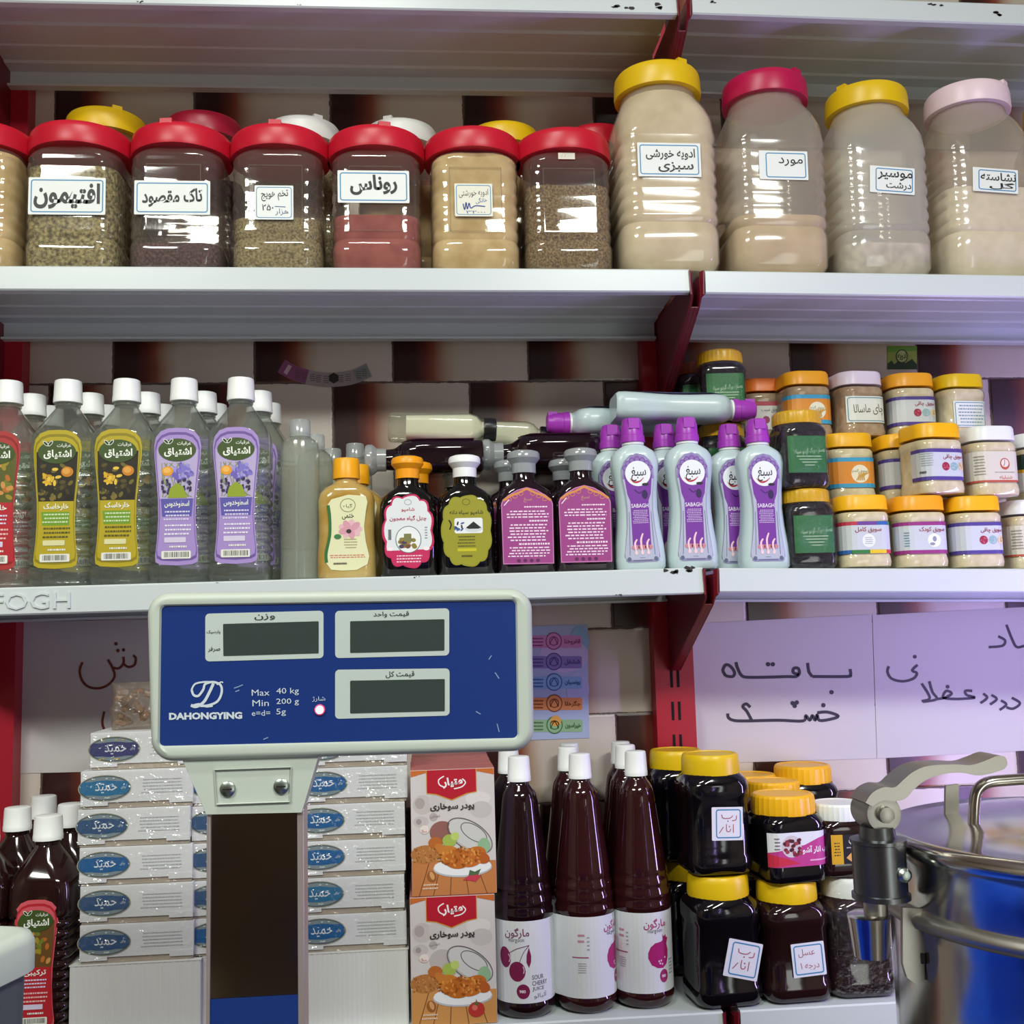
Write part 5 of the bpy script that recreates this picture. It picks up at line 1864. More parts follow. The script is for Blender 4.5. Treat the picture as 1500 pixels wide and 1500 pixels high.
def art_juice(kind):
    a = Art()
    z0, z1 = 0.0205, 0.1235
    a.rect(-0.134, z0, 0.134, z1, ink('#dadee2'), 0)
    pu = ink('#7c1f4c')
    mg = ink('#a81f6c')
    ox = -0.012 if kind == 'cherry' else 0.012
    a.text('مارگون', ox, 0.1085, ink('#7a3560') if kind == 'cherry' else mg, w=0.036, h=0.014, L=2, bold=0.015)
    a.text('margoon', ox - 0.001, 0.0985, ink('#5a5560'), w=0.023, h=0.0052, L=2)
    if kind == 'cherry':
        a.ell(-0.031, 0.0775, 0.0092, 0.0132, pu, 2, rot=8)
        a.ell(-0.0125, 0.0605, 0.012, 0.0125, pu, 3)
        a.stroke([(-0.024, 0.083), (-0.012, 0.089), (0.0055, 0.093)], 0.001, ink('#7a4a64'), 2)
        a.stroke([(-0.0085, 0.0725), (-0.003, 0.084), (0.0055, 0.093)], 0.001, ink('#7a4a64'), 2)
        a.poly([(0.005, 0.0905), (0.008, 0.08), (0.0075, 0.0715), (0.0045, 0.065), (0.001, 0.072), (0.0015, 0.081)], pu, 2)
        a.stroke([(-0.0255, 0.082), (-0.0225, 0.0775), (-0.0245, 0.072)], 0.0012, ink('#e0c4d4'), 3)
        a.stroke([(-0.004, 0.067), (-0.0025, 0.0625), (-0.0035, 0.058)], 0.0012, ink('#e0c4d4'), 4)
        a.ell(-0.0045, 0.0355, 0.0095, 0.0092, pu, 2)
        a.text('980', -0.0055, 0.0355, ink('#ead6e0'), w=0.009, h=0.004, L=3, bold=0.03)
        dkc = ink('#6b6272')
        for i, t in enumerate(('SOUR', 'CHERRY', 'JUICE')):
            wd = (0.018, 0.0245, 0.0185)[i]
            a.text(t, 0.0085 + wd / 2, 0.0525 - i * 0.0075, dkc, w=wd, h=0.0058, L=2, bold=0.01)
        a.text('آلبالو', 0.021, 0.029, dkc, w=0.021, h=0.008, L=2)
    else:
        P = [(0.0235, 0.0945), (0.0255, 0.091), (0.029, 0.0935), (0.0305, 0.089), (0.034, 0.089), (0.0305, 0.081), (0.033, 0.073), (0.0325, 0.064), (0.029, 0.0555), (0.022, 0.051), (0.013, 0.052), (0.004, 0.0565), (-0.001, 0.065), (-0.001, 0.072), (0.003, 0.0795), (0.01, 0.084), (0.019, 0.085), (0.023, 0.0865)]
        a.poly(P, mg, 2)
        for x, z in ((0.0155, 0.0605), (0.019, 0.061), (0.0172, 0.0575), (0.021, 0.0565), (0.026, 0.0645)):
            a.ell(x, z, 0.0013, 0.0013, ink('#ecd0de'), 3, n=8)
        a.ell(0.0235, 0.041, 0.0075, 0.0085, ink('#a02a66'), 2)
        a.text('980', 0.023, 0.041, ink('#ead6e0'), w=0.0075, h=0.004, L=3, bold=0.03)
        a.fine(0.034, 0.045, 0.04, 0.062, 5, ink('#9a96a0'), 2, 3)
        a.fine(-0.047, -0.036, 0.089, 0.104, 2, ink('#c88aa4'), 2, 5)
        a.fine(-0.047, -0.034, 0.052, 0.066, 5, ink('#a8a4ac'), 2, 8)
        a.fine(-0.033, -0.029, 0.08, 0.1, 4, ink('#a8a4ac'), 2, 9)
        a.rect(-0.055, 0.0715, -0.031, 0.073, ink('#a2567a'), 2)
    return a


jb = {}


def juice(px, Y, kind, label, rz=0, hz=0.32, s=1.0):
    if kind in jb:
        o = copy_tree(jb[kind])
    else:
        o = empty('juice_bottle')
        MB().lathe(JB, 48).build('bottle_body', CHERRY if kind == 'cherry' else POME, o, sharp=50)
        cap_mb(0.0172, 0.2985, 0.033, 0.92).build('cap', CAPW, o)
        art_juice(kind).build('label', perim(0.0434, 0.0434, 0.0433), o, cuts=[i * 0.0434 * PI / 20 for i in range(-20, 21)])
        jb[kind] = o
    o.location = (xat(px, Y, ZB + hz), Y, ZB + 0.0014)
    o.rotation_euler = (0, 0, R(rz))
    o.scale = (s * 0.915, s * 0.915, s)
    tag(o, label, 'bottle', 'juice bottles with white caps')


juice(760, 0.047, 'cherry', 'dark juice bottle with two cherries on its white label', rz=-2)
juice(849, 0.052, 'pome', 'juice bottle with its pomegranate label turned half away, between two other front bottles', rz=38)
juice(931, 0.058, 'pome', 'juice bottle with a whole pomegranate facing front, beside the dark jars', rz=0)
juice(745, 0.137, 'cherry', 'white-capped juice bottle behind the cherry-labelled one')
juice(832, 0.142, 'pome', 'white-capped juice bottle right behind the bottle with the turned label', rz=20)
juice(834, 0.225, 'pome', 'white-capped juice bottle farthest back, against the poster edge', rz=20, s=0.99)
juice(916, 0.1435, 'pome', 'white-capped juice bottle right behind the facing pomegranate label', rz=10)
juice(909, 0.225, 'pome', 'white-capped juice bottle farthest back, by the red shelf post', rz=10, s=0.99)

# dark molasses jars
MOL = M('dark_molasses', '#0c0a10', 0.09, coat=0.6)
HON = M('dark_honey', '#221012', 0.09, coat=0.6)
MJ = norm_rings([(0, 0.038, 0.036, 0.014), (0.004, 0.045, 0.0425, 0.02), (0.012, 0.0475, 0.045, 0.024), (0.024, 0.0475, 0.045, 0.024), (0.028, 0.0455, 0.043, 0.023), (0.104, 0.0455, 0.043, 0.023), (0.108, 0.0475, 0.045, 0.024), (0.122, 0.0475, 0.045, 0.025), (0.13, 0.046, 0.044, 0.028), (0.137, 0.0415, 0.041, 0.036), (0.14, 0.0395, 0.0395)])
PINKPAPER = M('lilac_label_paper', '#dfe0ea', 0.5)


def molasses(px, Y, z, label, text=None, spot=(0, 0.07), size=0.052, rot=0, rz=0, mat=MOL, s=1.0, lid=YEL_LID, sz=1.0, film=False, hz=0.15, group='dark jars with yellow lids', gap=0.0):
    o = empty('molasses_jar')
    tag(o, label, 'jar', group)
    MB().loft(MJ, cap1=False).build('jar_body', mat, o, sharp=50)
    lid_mb(0.0412, 0.0275, 0.1375, flute=0.006).build('lid', lid, o, sharp=25)
    if text:
        h = size / 2
        rdi = ink('#a85a6c')

        def draw(a, cx, cz, W, H):
            if text == 'honey':
                a.text('عسل', cx - 0.05 * W, cz + 0.2 * H, rdi, w=W * 0.5, h=H * 0.25, L=2)
                a.text('درجه ۱', cx + 0.02 * W, cz - 0.2 * H, rdi, w=W * 0.56, h=H * 0.24, L=2)
            else:
                k = W / 0.052
                J = lambda pts: [(cx + x * k, cz + z * k) for x, z in pts]
                for pts in ([(-0.011, 0.0145), (-0.009, 0.009), (0.002, 0.0085), (0.0075, 0.0125)], [(0.0135, 0.0125), (0.0125, 0.006), (0.006, 0.0045)], [(0.008, -0.001), (0.008, -0.014)], [(-0.0035, -0.0005), (-0.003, -0.011), (0.002, -0.012), (0.0035, -0.008)], [(-0.0085, -0.005), (-0.0155, -0.0145)]):
                    a.stroke(J(pts), 0.0014 * k, rdi, 2)
                a.ell(cx - 0.001 * k, cz + 0.004 * k, 0.0012 * k, 0.0012 * k, rdi, 2, n=8)
                a.ell(cx + 0.0015 * k, cz - 0.0045 * k, 0.0012 * k, 0.0012 * k, rdi, 2, n=8)
        sticker(spot[0] - h, spot[0] + h, spot[1] - h, spot[1] + h, draw, b=0.0455, rot=rot, paper=PINKPAPER, left_gap=gap, bw=0.0018)(o)
    if film:
        fr = norm_rings([(0.0005, 0.04, 0.038, 0.014), (0.008, 0.049, 0.0468, 0.02), (0.124, 0.0498, 0.047, 0.024), (0.14, 0.044, 0.0435, 0.034), (0.1665, 0.0428, 0.0428), (0.168, 0.0405, 0.0405)])
        MB().loft(fr).build('film_wrap', FILM, o, sharp=60)
    o.location = (xat(px, Y, z + hz * s), Y, z)
    o.rotation_euler = (0, 0, R(rz))
    o.scale = (s, s, s * sz)
    return o


ZM = ZB + 0.0012
molasses(1051, 0.047, ZM, 'dark yellow-lidded jar with a tilted square label, standing on the shelf', 'pomegranate', (0.014, 0.062), 0.048, -14, rz=5, gap=0.003)
molasses(1040, 0.052, ZM + 0.1682, 'dark yellow-lidded jar with an upright square label, on top of another', 'pomegranate', (0.006, 0.072), 0.046, -2, rz=4, s=0.95, gap=0.003)
molasses(1151, 0.05, ZM, 'dark reddish honey jar with yellow lid, handwritten square label near its middle', 'honey', (0.009, 0.062), 0.047, 3, rz=3, mat=HON, s=0.98, sz=0.94)
molasses(1004, 0.19, ZM, 'dark yellow-lidded jar at the back beside the juice, lower of two, hidden', s=0.95)
molasses(990, 0.19, ZM + 0.1599, 'dark yellow-lidded jar at the back, in front of the red post', 'pomegranate', (0.03, 0.07), 0.046, -6, s=0.95)
molasses(1245, 0.056, ZM, 'dark jar with white lid wrapped in crinkled film, beside the steel pot', mat=HON, lid=WHT_LID, film=True, s=0.97, sz=0.955)
molasses(1112, 0.166, ZM, 'dark jar at the back under the pair of small yellow lids, hidden', mat=HON)
molasses(1222, 0.166, ZM, 'dark jar at the back under the farthest yellow lid, hidden', mat=HON)


def small_jar(px, Y, z, label, lid, art, mat=MOL, s=1.0, rz=0):
    o = empty('syrup_jar')
    tag(o, label, 'jar', 'small dark jars on top of others')
    r_ = norm_rings([(0, 0.037, 0.037, 0.015), (0.003, 0.0425, 0.0425, 0.018), (0.012, 0.0445, 0.0445, 0.019), (0.022, 0.0435, 0.0435, 0.019), (0.07, 0.0435, 0.0435, 0.019), (0.076, 0.045, 0.045, 0.02), (0.084, 0.0435, 0.0435, 0.022), (0.09, 0.041, 0.041, 0.03)])
    MB().loft(r_, cap1=False).build('jar_body', mat, o, sharp=50)
    lid_mb(0.0425, 0.0255, 0.089, flute=0.02).build('lid', lid, o, sharp=20)
    if art:
        art().build('label', perim(0.0438, 0.0438, 0.019), o, cuts=pcuts(0.0438, 0.0438, 0.019, 5))
    o.location = (xat(px, Y, z + 0.09), Y, z)
    o.scale = (s, s, s)
    o.rotation_euler = (0, 0, R(rz))


def art_pink():
    a = Art()
    a.rect(-0.046, 0.024, 0.05, 0.069, ink('#dcdfe4'), 0)
    a.poly([(-0.046, 0.024), (0.05, 0.024), (0.05, 0.063), (0.028, 0.06), (0.008, 0.052), (-0.046, 0.043)], ink('#b83a86'), 1)
    a.poly([(-0.046, 0.024), (0.0, 0.028), (-0.02, 0.036), (-0.046, 0.042)], ink('#c22c44'), 2)
    a.ell(-0.012, 0.051, 0.0145, 0.0145, ink('#c9c4c6'), 3)
    g = random.Random(9)
    for i in range(30):
        a.ell(-0.011 + g.uniform(-0.011, 0.012), 0.05 + g.uniform(-0.011, 0.01), 0.003, 0.0025, ink(g.choice(('#4a1420', '#7a1f30', '#9a3a44'))), 4, n=8)
    a.text('رب انار آشو', 0.0245, 0.045, ink('#f2e8f0'), w=0.042, h=0.011, L=5, bold=0.03)
    a.rect(0.014, 0.0305, 0.046, 0.0325, ink('#e0a8c8'), 5)
    a.fine(-0.036, -0.028, 0.046, 0.064, 4, ink('#7a7076'), 4, 3)
    return a


def art_gold():
    a = Art()
    a.rect(-0.012, 0.022, 0.022, 0.069, ink('#16121c'), 0)
    gd = ink('#cf9f1c')
    a.rect(-0.03, 0.022, -0.0105, 0.069, gd, 1)
    a.rect(0.0185, 0.024, 0.034, 0.069, gd, 1)
    a.fine(-0.026, -0.015, 0.034, 0.058, 5, ink('#4a3a16'), 2, 3, word=0.004)
    a.fine(0.022, 0.031, 0.034, 0.058, 5, ink('#4a3a16'), 2, 4, word=0.004)
    a.ell(0.0045, 0.058, 0.005, 0.0045, ink('#d9d9e4'), 2)
    a.poly([(0.002, 0.055), (0.007, 0.055), (0.0045, 0.047)], ink('#d9d9e4'), 2)
    a.fine(-0.006, 0.014, 0.046, 0.05, 1, ink('#b9b5c4'), 2, 5)
    a.poly([(-0.006, 0.032), (0.004, 0.041), (0.013, 0.036), (0.014, 0.028), (0.002, 0.026)], ink('#d6a35a'), 2)
    return a


small_jar(1147, 0.052, ZM + 0.1526, 'yellow-lidded dark jar with a pink and white pomegranate label, on the honey jar', YEL2_LID, art_pink, rz=8)
small_jar(1226, 0.056, ZM + 0.1563, 'white-lidded dark jar with gold label panels, on the film-wrapped jar', WHT_LID, art_gold, mat=HON, s=0.83)
small_jar(1132, 0.148, ZM + 0.1682, 'yellow lid directly behind the pink-labelled jar', YEL2_LID, None, s=0.9)
small_jar(1100, 0.226, ZM + 0.1682, 'yellow lid glimpsed between the upright-labelled jar and the wall paper', YEL2_LID, None, s=0.9)
small_jar(1176, 0.226, ZM + 0.1682, 'yellow lid against the wall, behind the gold-panelled jar', YEL2_LID, None, s=1.0)
small_jar(1190, 0.24, ZM, 'hidden small jar low at the back below the farthest yellow lid', YEL2_LID, None, s=0.8)

# ------------------------------------------------------------------ papers on the wall
PY = WY - 0.0012


def wall_art(name, label, cat, corners, mat, draw, group=None, thick=0.0006):
    """a sheet on the wall; corners in order TL, TR, BR, BL; draw(a, U) adds the writing"""
    pts = [at(x, y, PY) for x, y in corners]
    o = empty(name, (0, 0, 0))
    o.location = ((pts[0] + pts[2]) / 2)
    tag(o, label, cat, group)
    ox, oz = o.location.x, o.location.z
    m = MB()
    m.prism([(p.x - ox, p.z - oz) for p in pts], 0, thick)
    m.build('sheet', mat, o)

    def T(px, py):
        p = at(px, py, PY)
        return p.x - ox, p.z - oz
    a = Art(T)
    draw(a)
    if a.v:
        a.build('writing', lambda u, v, o_: (u, -0.0001 - o_, v), o)
    return o


SHEET = M('white_sheet', '#c9c5c4', 0.6)
PEN = M('black_marker', '#2c2838', 0.5)
BRN = M('brown_marker', '#6d2d22', 0.5)


def strokes(a, lst, w_, m):
    for pts in lst:
        if len(pts) == 1:
            a.ell(pts[0][0], pts[0][1], w_ * 0.75, w_ * 0.75, m, 1, n=10)
        else:
            a.stroke(pts, w_, m, 1, n=5)


def paper_dry(a):
    # two words written by hand
    strokes(a, [[(1245, 980), (1246, 988), (1240, 991), (1190, 991)], [(1183, 971), (1185, 984), (1190, 991)],
                [(1155, 991), (1166, 991), (1171, 986), (1169, 979), (1163, 979), (1162, 985), (1170, 988)], [(1155, 991), (1120, 992), (1094, 992), (1086, 989), (1081, 980), (1078, 970)],
                [(1063, 990), (1059, 982), (1063, 974), (1070, 976), (1076, 985), (1073, 991), (1063, 990)], [(1125, 973)], [(1132, 973)], [(1218, 1014)],
                [(1197, 1044), (1212, 1043), (1228, 1049), (1214, 1054), (1200, 1055), (1197, 1047), (1194, 1055), (1190, 1048), (1186, 1055), (1180, 1048), (1176, 1056), (1140, 1055), (1090, 1056), (1074, 1055), (1067, 1051), (1066, 1045)],
                [(1101, 1055), (1094, 1042), (1088, 1035), (1093, 1031), (1099, 1036)], [(1206, 1033)], [(1161, 1030)], [(1167, 1029)], [(1164, 1034)]], 4.4, PEN)


def paper_pain(a):
    strokes(a, [[(1474, 915), (1484, 940), (1490, 948), (1500, 946)], [(1462, 932), (1472, 938), (1468, 946), (1448, 948)],
                [(1344, 974), (1336, 982), (1343, 986), (1338, 994), (1322, 998), (1306, 994), (1300, 984), (1302, 976)], [(1340, 962)],
                [(1361, 998), (1366, 1014), (1372, 1024), (1352, 1028)], [(1350, 1001), (1362, 1022), (1350, 1027)], [(1372, 1024), (1384, 1022), (1394, 1016), (1386, 1012), (1382, 1022), (1402, 1024)], [(1388, 1006)],
                [(1424, 1012), (1414, 1012), (1416, 1018), (1428, 1022), (1402, 1024)], [(1452, 1018), (1460, 1024), (1450, 1032)], [(1440, 1016), (1446, 1022), (1436, 1030)],
                [(1466, 1026), (1474, 1032), (1464, 1040)], [(1482, 1022), (1494, 1030), (1484, 1038), (1474, 1036)]], 3.8, PEN)


def paper_brown(a):
    strokes(a, [[(121, 970), (117, 982), (120, 996), (130, 1006), (146, 1008), (160, 1002), (168, 990), (164, 976), (158, 966)], [(166, 978), (174, 979), (181, 972), (181, 962)], [(181, 972), (188, 977), (197, 974), (199, 964), (195, 960)],
                [(170, 943)], [(173, 953)], [(181, 952)], [(153, 1042), (150, 1058), (154, 1070), (162, 1076)]], 3.6, BRN)


wall_art('paper_sign', 'white paper sign with two handwritten black words, beside the red post', 'sign', [(1004, 914), (1277, 900), (1284, 1111), (1007, 1119)], SHEET, paper_dry, 'handwritten paper signs')
wall_art('paper_sign', 'white paper sign with slanted handwritten lines, cut by the right frame edge', 'sign', [(1278, 901), (1545, 887), (1550, 1097), (1285, 1111)], SHEET, paper_pain, 'handwritten paper signs')
wall_art('paper_sign', 'paper sign with brown handwriting behind the scale, in shade', 'sign', [(30, 911), (330, 905), (330, 1126), (24, 1133)], SHEET, paper_brown, 'handwritten paper signs')


def poster(a):
    def wash(x0, y0, x1, y1, c):
        a.ell((x0 + x1) / 2, (y0 + y1) / 2, abs(x1 - x0) / 2, abs(y1 - y0) / 2, ink(c), 1)
    wash(835, 916, 863, 962, '#8fb4d4')
    wash(790, 935, 862, 985, '#c3b6da')
    wash(830, 985, 863, 1035, '#b2b6dc')
    for y, c, dk_, txt in ((940, '#cf86b8', '#8a2f6e', 'انفروخنا'), (970, '#8878b8', '#4a3a86', 'ششقل'), (1000, '#86b2d8', '#2a5a96', 'پونسیان'), (1031, '#d98a52', '#7a3a16', 'جگرخلا'), (1063, '#8fb48a', '#2f6a3c', 'خیراسون')):
        s = (y - 940) * 0.01
        a.rr(700, y - 9, 852 + s, y + 9, 3, ink(c), 2)
        a.ell(811 + s, y - 1, 12, 13, ink(dk_), 3)
        a.ell(811 + s, y - 1, 10.5, 11.5, ink(c), 4)
        a.hoop(811 + s, y - 1, 7, 7, 1.4, ink(dk_), 5, n=14)
        a.stroke([(805 + s, y + 4), (811 + s, y - 6), (817 + s, y + 4)], 1.4, ink(dk_), 5)
        a.text(txt, 838 + s, y, ink(dk_), w=23, h=9, L=5, bold=0.03, flip=True)
        a.fine(772, 796, y - 7, y + 8, 3, ink(dk_), 5, 4)
    a.ell(814, 1056, 8, 8, ink('#dca24e'), 5)


wall_art('poster', 'pale blue poster of five coloured ribbons, partly hidden by the scale head', 'poster', [(690, 921), (861, 914), (863, 1081), (690, 1087)], M('poster_blue', '#a9b6d6', 0.35), poster)


def leafy(a):
    a.poly([(1300, 533), (1306, 528), (1310, 534), (1318, 526), (1326, 532), (1336, 526), (1343, 534), (1343, 541), (1300, 541)], ink('#1f3d1a'), 1)
    a.ell(1321, 522, 9, 10, ink('#16301a'), 2)
    a.ell(1321, 522, 7.6, 8.6, ink('#b3c27a'), 3)
    a.text('ادویه', 1321, 522, ink('#16301a'), w=13, h=12, L=4, bold=0.03, flip=True)
    a.poly([(1300, 507), (1343, 507), (1343, 514), (1300, 516)], ink('#6aa03a'), 1)


wall_art('sticker', 'small green leafy sticker on the tiles, below the right shelf', 'sticker', [(1300, 507), (1343, 507), (1343, 541), (1300, 541)], M('olive_sticker', '#97ad4e', 0.4), leafy)
# curled strip label
o = empty('strip_sticker')
p0 = at(476, 550, PY)
o.location = p0
tag(o, 'curved pink and grey strip label peeling on the tiles above the bottles', 'sticker')


def Ts(px, py):
    p = at(px, py, PY)
    return p.x - p0.x, p.z - p0.z


a = Art(Ts)
mid = [(412, 536), (430, 546), (450, 552), (472, 556), (495, 556), (518, 552), (541, 542)]
a.stroke(mid, 21, ink('#9c8f92'), 0)
a.stroke(mid[:4][:3], 20.4, ink('#8a4a74'), 1)
a.stroke([(419, 540), (424, 543)], 14, ink('#c9a8bc'), 2, n=2)
a.stroke([(520, 551), (540, 543)], 17, ink('#7f8884'), 1)
for i, (x, y) in enumerate(((436, 548), (446, 551), (458, 553), (467, 555), (478, 556), (500, 555), (510, 553), (526, 549), (534, 546))):
    a.fine(x - 4, x + 4, y - 6, y + 6, 4, ink('#5c4a52'), 3, i, word=2.5)
a.poly([(489, 546), (496, 550), (496, 558), (489, 562), (482, 558), (482, 550)], ink('#2f2226'), 4)
a.build('strip', lambda u, v, o_: (u, -0.0002 - o_, v), o)
# ------------------------------------------------------------------ counter and what stands on it
CZ = 0.985
o = empty('counter', (0.6, -0.75, 0))
tag(o, 'shop counter under the scale and the steel pot, below the frame', 'counter')
MB().box(-1.4, 1.6, -0.36, 0.4, CZ - 0.03, CZ).build('worktop', M('counter_top', '#6f6a66', 0.4), o, bevel=0.003)
MB().box(-1.38, 1.58, -0.33, 0.38, 0.0, CZ - 0.03).build('counter_body', M('counter_wood', '#4f3a2c', 0.6), o)

# --- price scale
SY = -0.51
BODYG = M('pale_grey_plastic', '#b0b9af', 0.42)
o = empty('price_scale', at(370, 1700, SY))
sc_root = o
ox, oz = o.location.x, CZ
o.location.z = CZ
tag(o, 'price scale with blue display head on a steel post, in the foreground', 'scale')


def loc(px, py, Y):
    p = at(px, py, Y)
    return (p.x - ox, Y - SY, p.z - oz)


def bil(u, v, tl=(212, 868), tr=(780, 861.5), br=(784, 1101), bl=(219, 1117.5)):
    a_ = (tl[0] + (tr[0] - tl[0]) * u, tl[1] + (tr[1] - tl[1]) * u)
    b_ = (bl[0] + (br[0] - bl[0]) * u, bl[1] + (br[1] - bl[1]) * u)
    return a_[0] + (b_[0] - a_[0]) * v, a_[1] + (b_[1] - a_[1]) * v


def head_ring(grow, r, dy, q=None):
    pts = rrpts(-grow, -grow, 567 + grow, 250 + grow, r, 8)
    out = []
    for x, y in pts:
        u, v = x / 567, y / 250
        px, py = bil(u, v) if q is None else bil(u, v, *q)
        p = loc(px, py, SY)
        out.append((p[0], dy, p[2]))
    return out


INN = ((236, 888), (755, 880), (758, 1081), (233, 1093))
m = MB()
rings = [head_ring(-14, 26, 0.055), head_ring(-3, 32, 0.05), head_ring(0, 33, 0.04), head_ring(0, 33, 0.009), head_ring(-2, 32, 0.004), head_ring(-6, 30, 0.001), head_ring(-11, 26, 0.0), head_ring(3, 10, 0.001, INN), head_ring(0, 8, 0.004, INN)]
n = len(rings[0])
vs = [p for r_ in rings for p in r_]
fs = [[j * n + i, j * n + (i + 1) % n, (j + 1) * n + (i + 1) % n, (j + 1) * n + i] for j in range(len(rings) - 1) for i in range(n)]
fs += [list(range(n)), [len(vs) - n + i for i in range(n)]]
m.add(vs, fs)
hd = m.build('display_head', BODYG, o, sharp=40)
# front sheet
a = Art(lambda x, y: (loc(x, y, SY + 0.004)[0], loc(x, y, SY + 0.004)[2]))
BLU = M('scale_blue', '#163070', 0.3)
pts = [bil(x / 567, y / 250, *INN) for x, y in rrpts(0, 0, 567, 250, 6)]
a.poly(pts, BLU, 0)
a.build('blue_front', lambda u, v, off: (u, 0.0038 - off, v), hd)
FR = M('display_frame_grey', '#aeb9b4', 0.45)
LCD = M('lcd_glass', '#353f3d', 0.15)
for name, F4, L4, txts in (('weight_display', [(301, 899), (474, 894.5), (474, 964), (301, 969)], [(327, 914), (467, 910), (467, 957), (327.5, 961)], (('وزن', 388, 904, 30, 9), ('پارسیک', 313, 926, 20, 6), ('صرفر', 314, 951, 18, 8))),
                           ('unit_price_display', [(491, 895), (658, 891), (658, 960), (491, 964)], [(513, 910), (651, 907), (651, 953), (513, 956.5)], (('قیمت واحد', 573, 900, 52, 9),)),
                           ('total_price_display', [(491, 981), (658.5, 979), (658.5, 1048), (491, 1053)], [(513, 997), (651.5, 994.5), (651.5, 1041.6), (513, 1045)], (('قیمت کل', 586, 988, 42, 10),))):
    a = Art(lambda x, y: (loc(x, y, SY + 0.004)[0], loc(x, y, SY + 0.004)[2]))

    def rq(q, r):
        W, H = q[1][0] - q[0][0], q[3][1] - q[0][1]
        return [bil(x / W, y / H, *q) for x, y in rrpts(0, 0, W, H, r)]
    a.poly(rq(F4, 6), FR, 0)
    a.poly(rq(L4, 1.5), LCD, 2)
    for t, x, y, w_, h_ in txts:
        a.text(t, x, y, M('print_dark', '#20262a'), w=w_, h=h_, L=3, bold=0.01, flip=True, rot=-1.2)
    a.build(name, lambda u, v, off: (u, 0.0034 - off, v), hd)
a = Art(lambda x, y: (loc(x, y, SY + 0.004)[0], loc(x, y, SY + 0.004)[2]))
PL = M('print_pale', '#b9c4cc', 0.5)
a.text('DAHONGYING', 301.5, 1048.5, PL, w=107, h=10.5, L=1, bold=0.05, flip=True, rot=-0.8)
# swash D
a.stroke([(281, 1010), (284, 1018), (291, 1019), (298, 1010), (301, 1002), (312, 999), (323, 1003), (325, 1014), (319, 1027), (306, 1033), (294, 1034)], 3.4, PL, 1)
a.stroke([(281, 1010), (286, 1002), (298, 999), (314, 999)], 2.6, PL, 1)
a.stroke([(313, 1001), (307, 1014), (299, 1028), (288, 1035), (280, 1033)], 4.2, PL, 1)
a.stroke([(280, 1034), (292, 1031), (302, 1035), (312, 1034)], 2.4, PL, 1)
a.stroke([(318, 1003), (324, 999), (327, 1000)], 2, PL, 1)
a.build('logo_print', lambda u, v, off: (u, 0.0034 - off, v), hd)
a = Art(lambda x, y: (loc(x, y, SY + 0.004)[0], loc(x, y, SY + 0.004)[2]))
for i, (t1, t2) in enumerate((('Max', '40 kg'), ('Min', '200 g'), ('e=d=', '5g'))):
    y = 1014 + i * 15.2
    a.text(t1, 382 if i < 2 else 382.5, y + (0.5 if i < 2 else 0), PL, w=(26, 24, 27)[i], h=9 if i < 2 else 8, L=1, bold=0.0, flip=True, rot=-1)
    a.text(t2, (421.5, 421.5, 412)[i], y - 1, PL, w=(33, 33, 14)[i], h=(11, 10.5, 11)[i], L=1, bold=0.0, flip=True, rot=-1)
a.text('شارژ', 467, 1024, PL, w=19, h=8, L=1, flip=True)
a.build('capacity_print', lambda u, v, off: (u, 0.0034 - off, v), hd)
a = Art(lambda x, y: (loc(x, y, SY + 0.004)[0], loc(x, y, SY + 0.004)[2]))
for pts in ([(343, 1008), (349, 1006), (356, 1003)], [(345, 1013), (351, 1011)], [(716, 966), (720, 960)], [(725, 985), (731, 994)], [(697, 1042), (704, 1046)], [(386, 1083), (393, 1080)], [(728, 1060), (731, 1072)]):
    a.stroke(pts, 1.6, M('scratch_pale', '#6f86ac', 0.5), 1, n=3)
a.build('scratches', lambda u, v, off: (u, 0.0034 - off, v), hd)
m = MB()
c_ = loc(468, 1040, SY)
m.lathe([(0.0028, 0.0046), (0.0018, 0.0046), (0.0012, 0.0038)], 20, base=(c_[0], 0, c_[2]), axis='Y')
m.lathe([(0.0012, 0.0034), (0.0006, 0.0025)], 20, 1, base=(c_[0], 0, c_[2]), axis='Y')
m.build('charge_light', [M('led_rim', '#c33e6a', 0.4, emit=0.5), M('led_core', '#ffd6ea', 0.3, emit=2.5)], hd)
# neck with recessed plate and two screws
m = MB()
q = [(262, 1108), (467, 1104), (441, 1192), (300, 1195)]
P = [loc(x, y, SY) for x, y in q]
m.prism([(p[0], p[2]) for p in P], 0.006, 0.045)
q = [(312, 1128), (426, 1124), (424, 1176), (315, 1180)]
P = [loc(x, y, SY) for x, y in q]
cx_, cz_ = sum(p[0] for p in P) / 4, sum(p[2] for p in P) / 4
ou = [(p[0], 0.0035, p[2]) for p in P]
mid = [(cx_ + (p[0] - cx_) * 0.985, 0.0035, cz_ + (p[2] - cz_) * 0.97) for p in P]
inn = [(cx_ + (p[0] - cx_) * 0.97, 0.0058, cz_ + (p[2] - cz_) * 0.93) for p in P]
bk = [(p[0], 0.0075, p[2]) for p in P]
m.add(bk + ou + mid + inn, [[j * 4 + i, j * 4 + (i + 1) % 4, (j + 1) * 4 + (i + 1) % 4, (j + 1) * 4 + i] for j in range(3) for i in range(4)])
nk = m.build('neck', BODYG, o, bevel=0.0012)
STEELS = M('screw_steel', '#9aa39c', 0.3, metal=1.0)
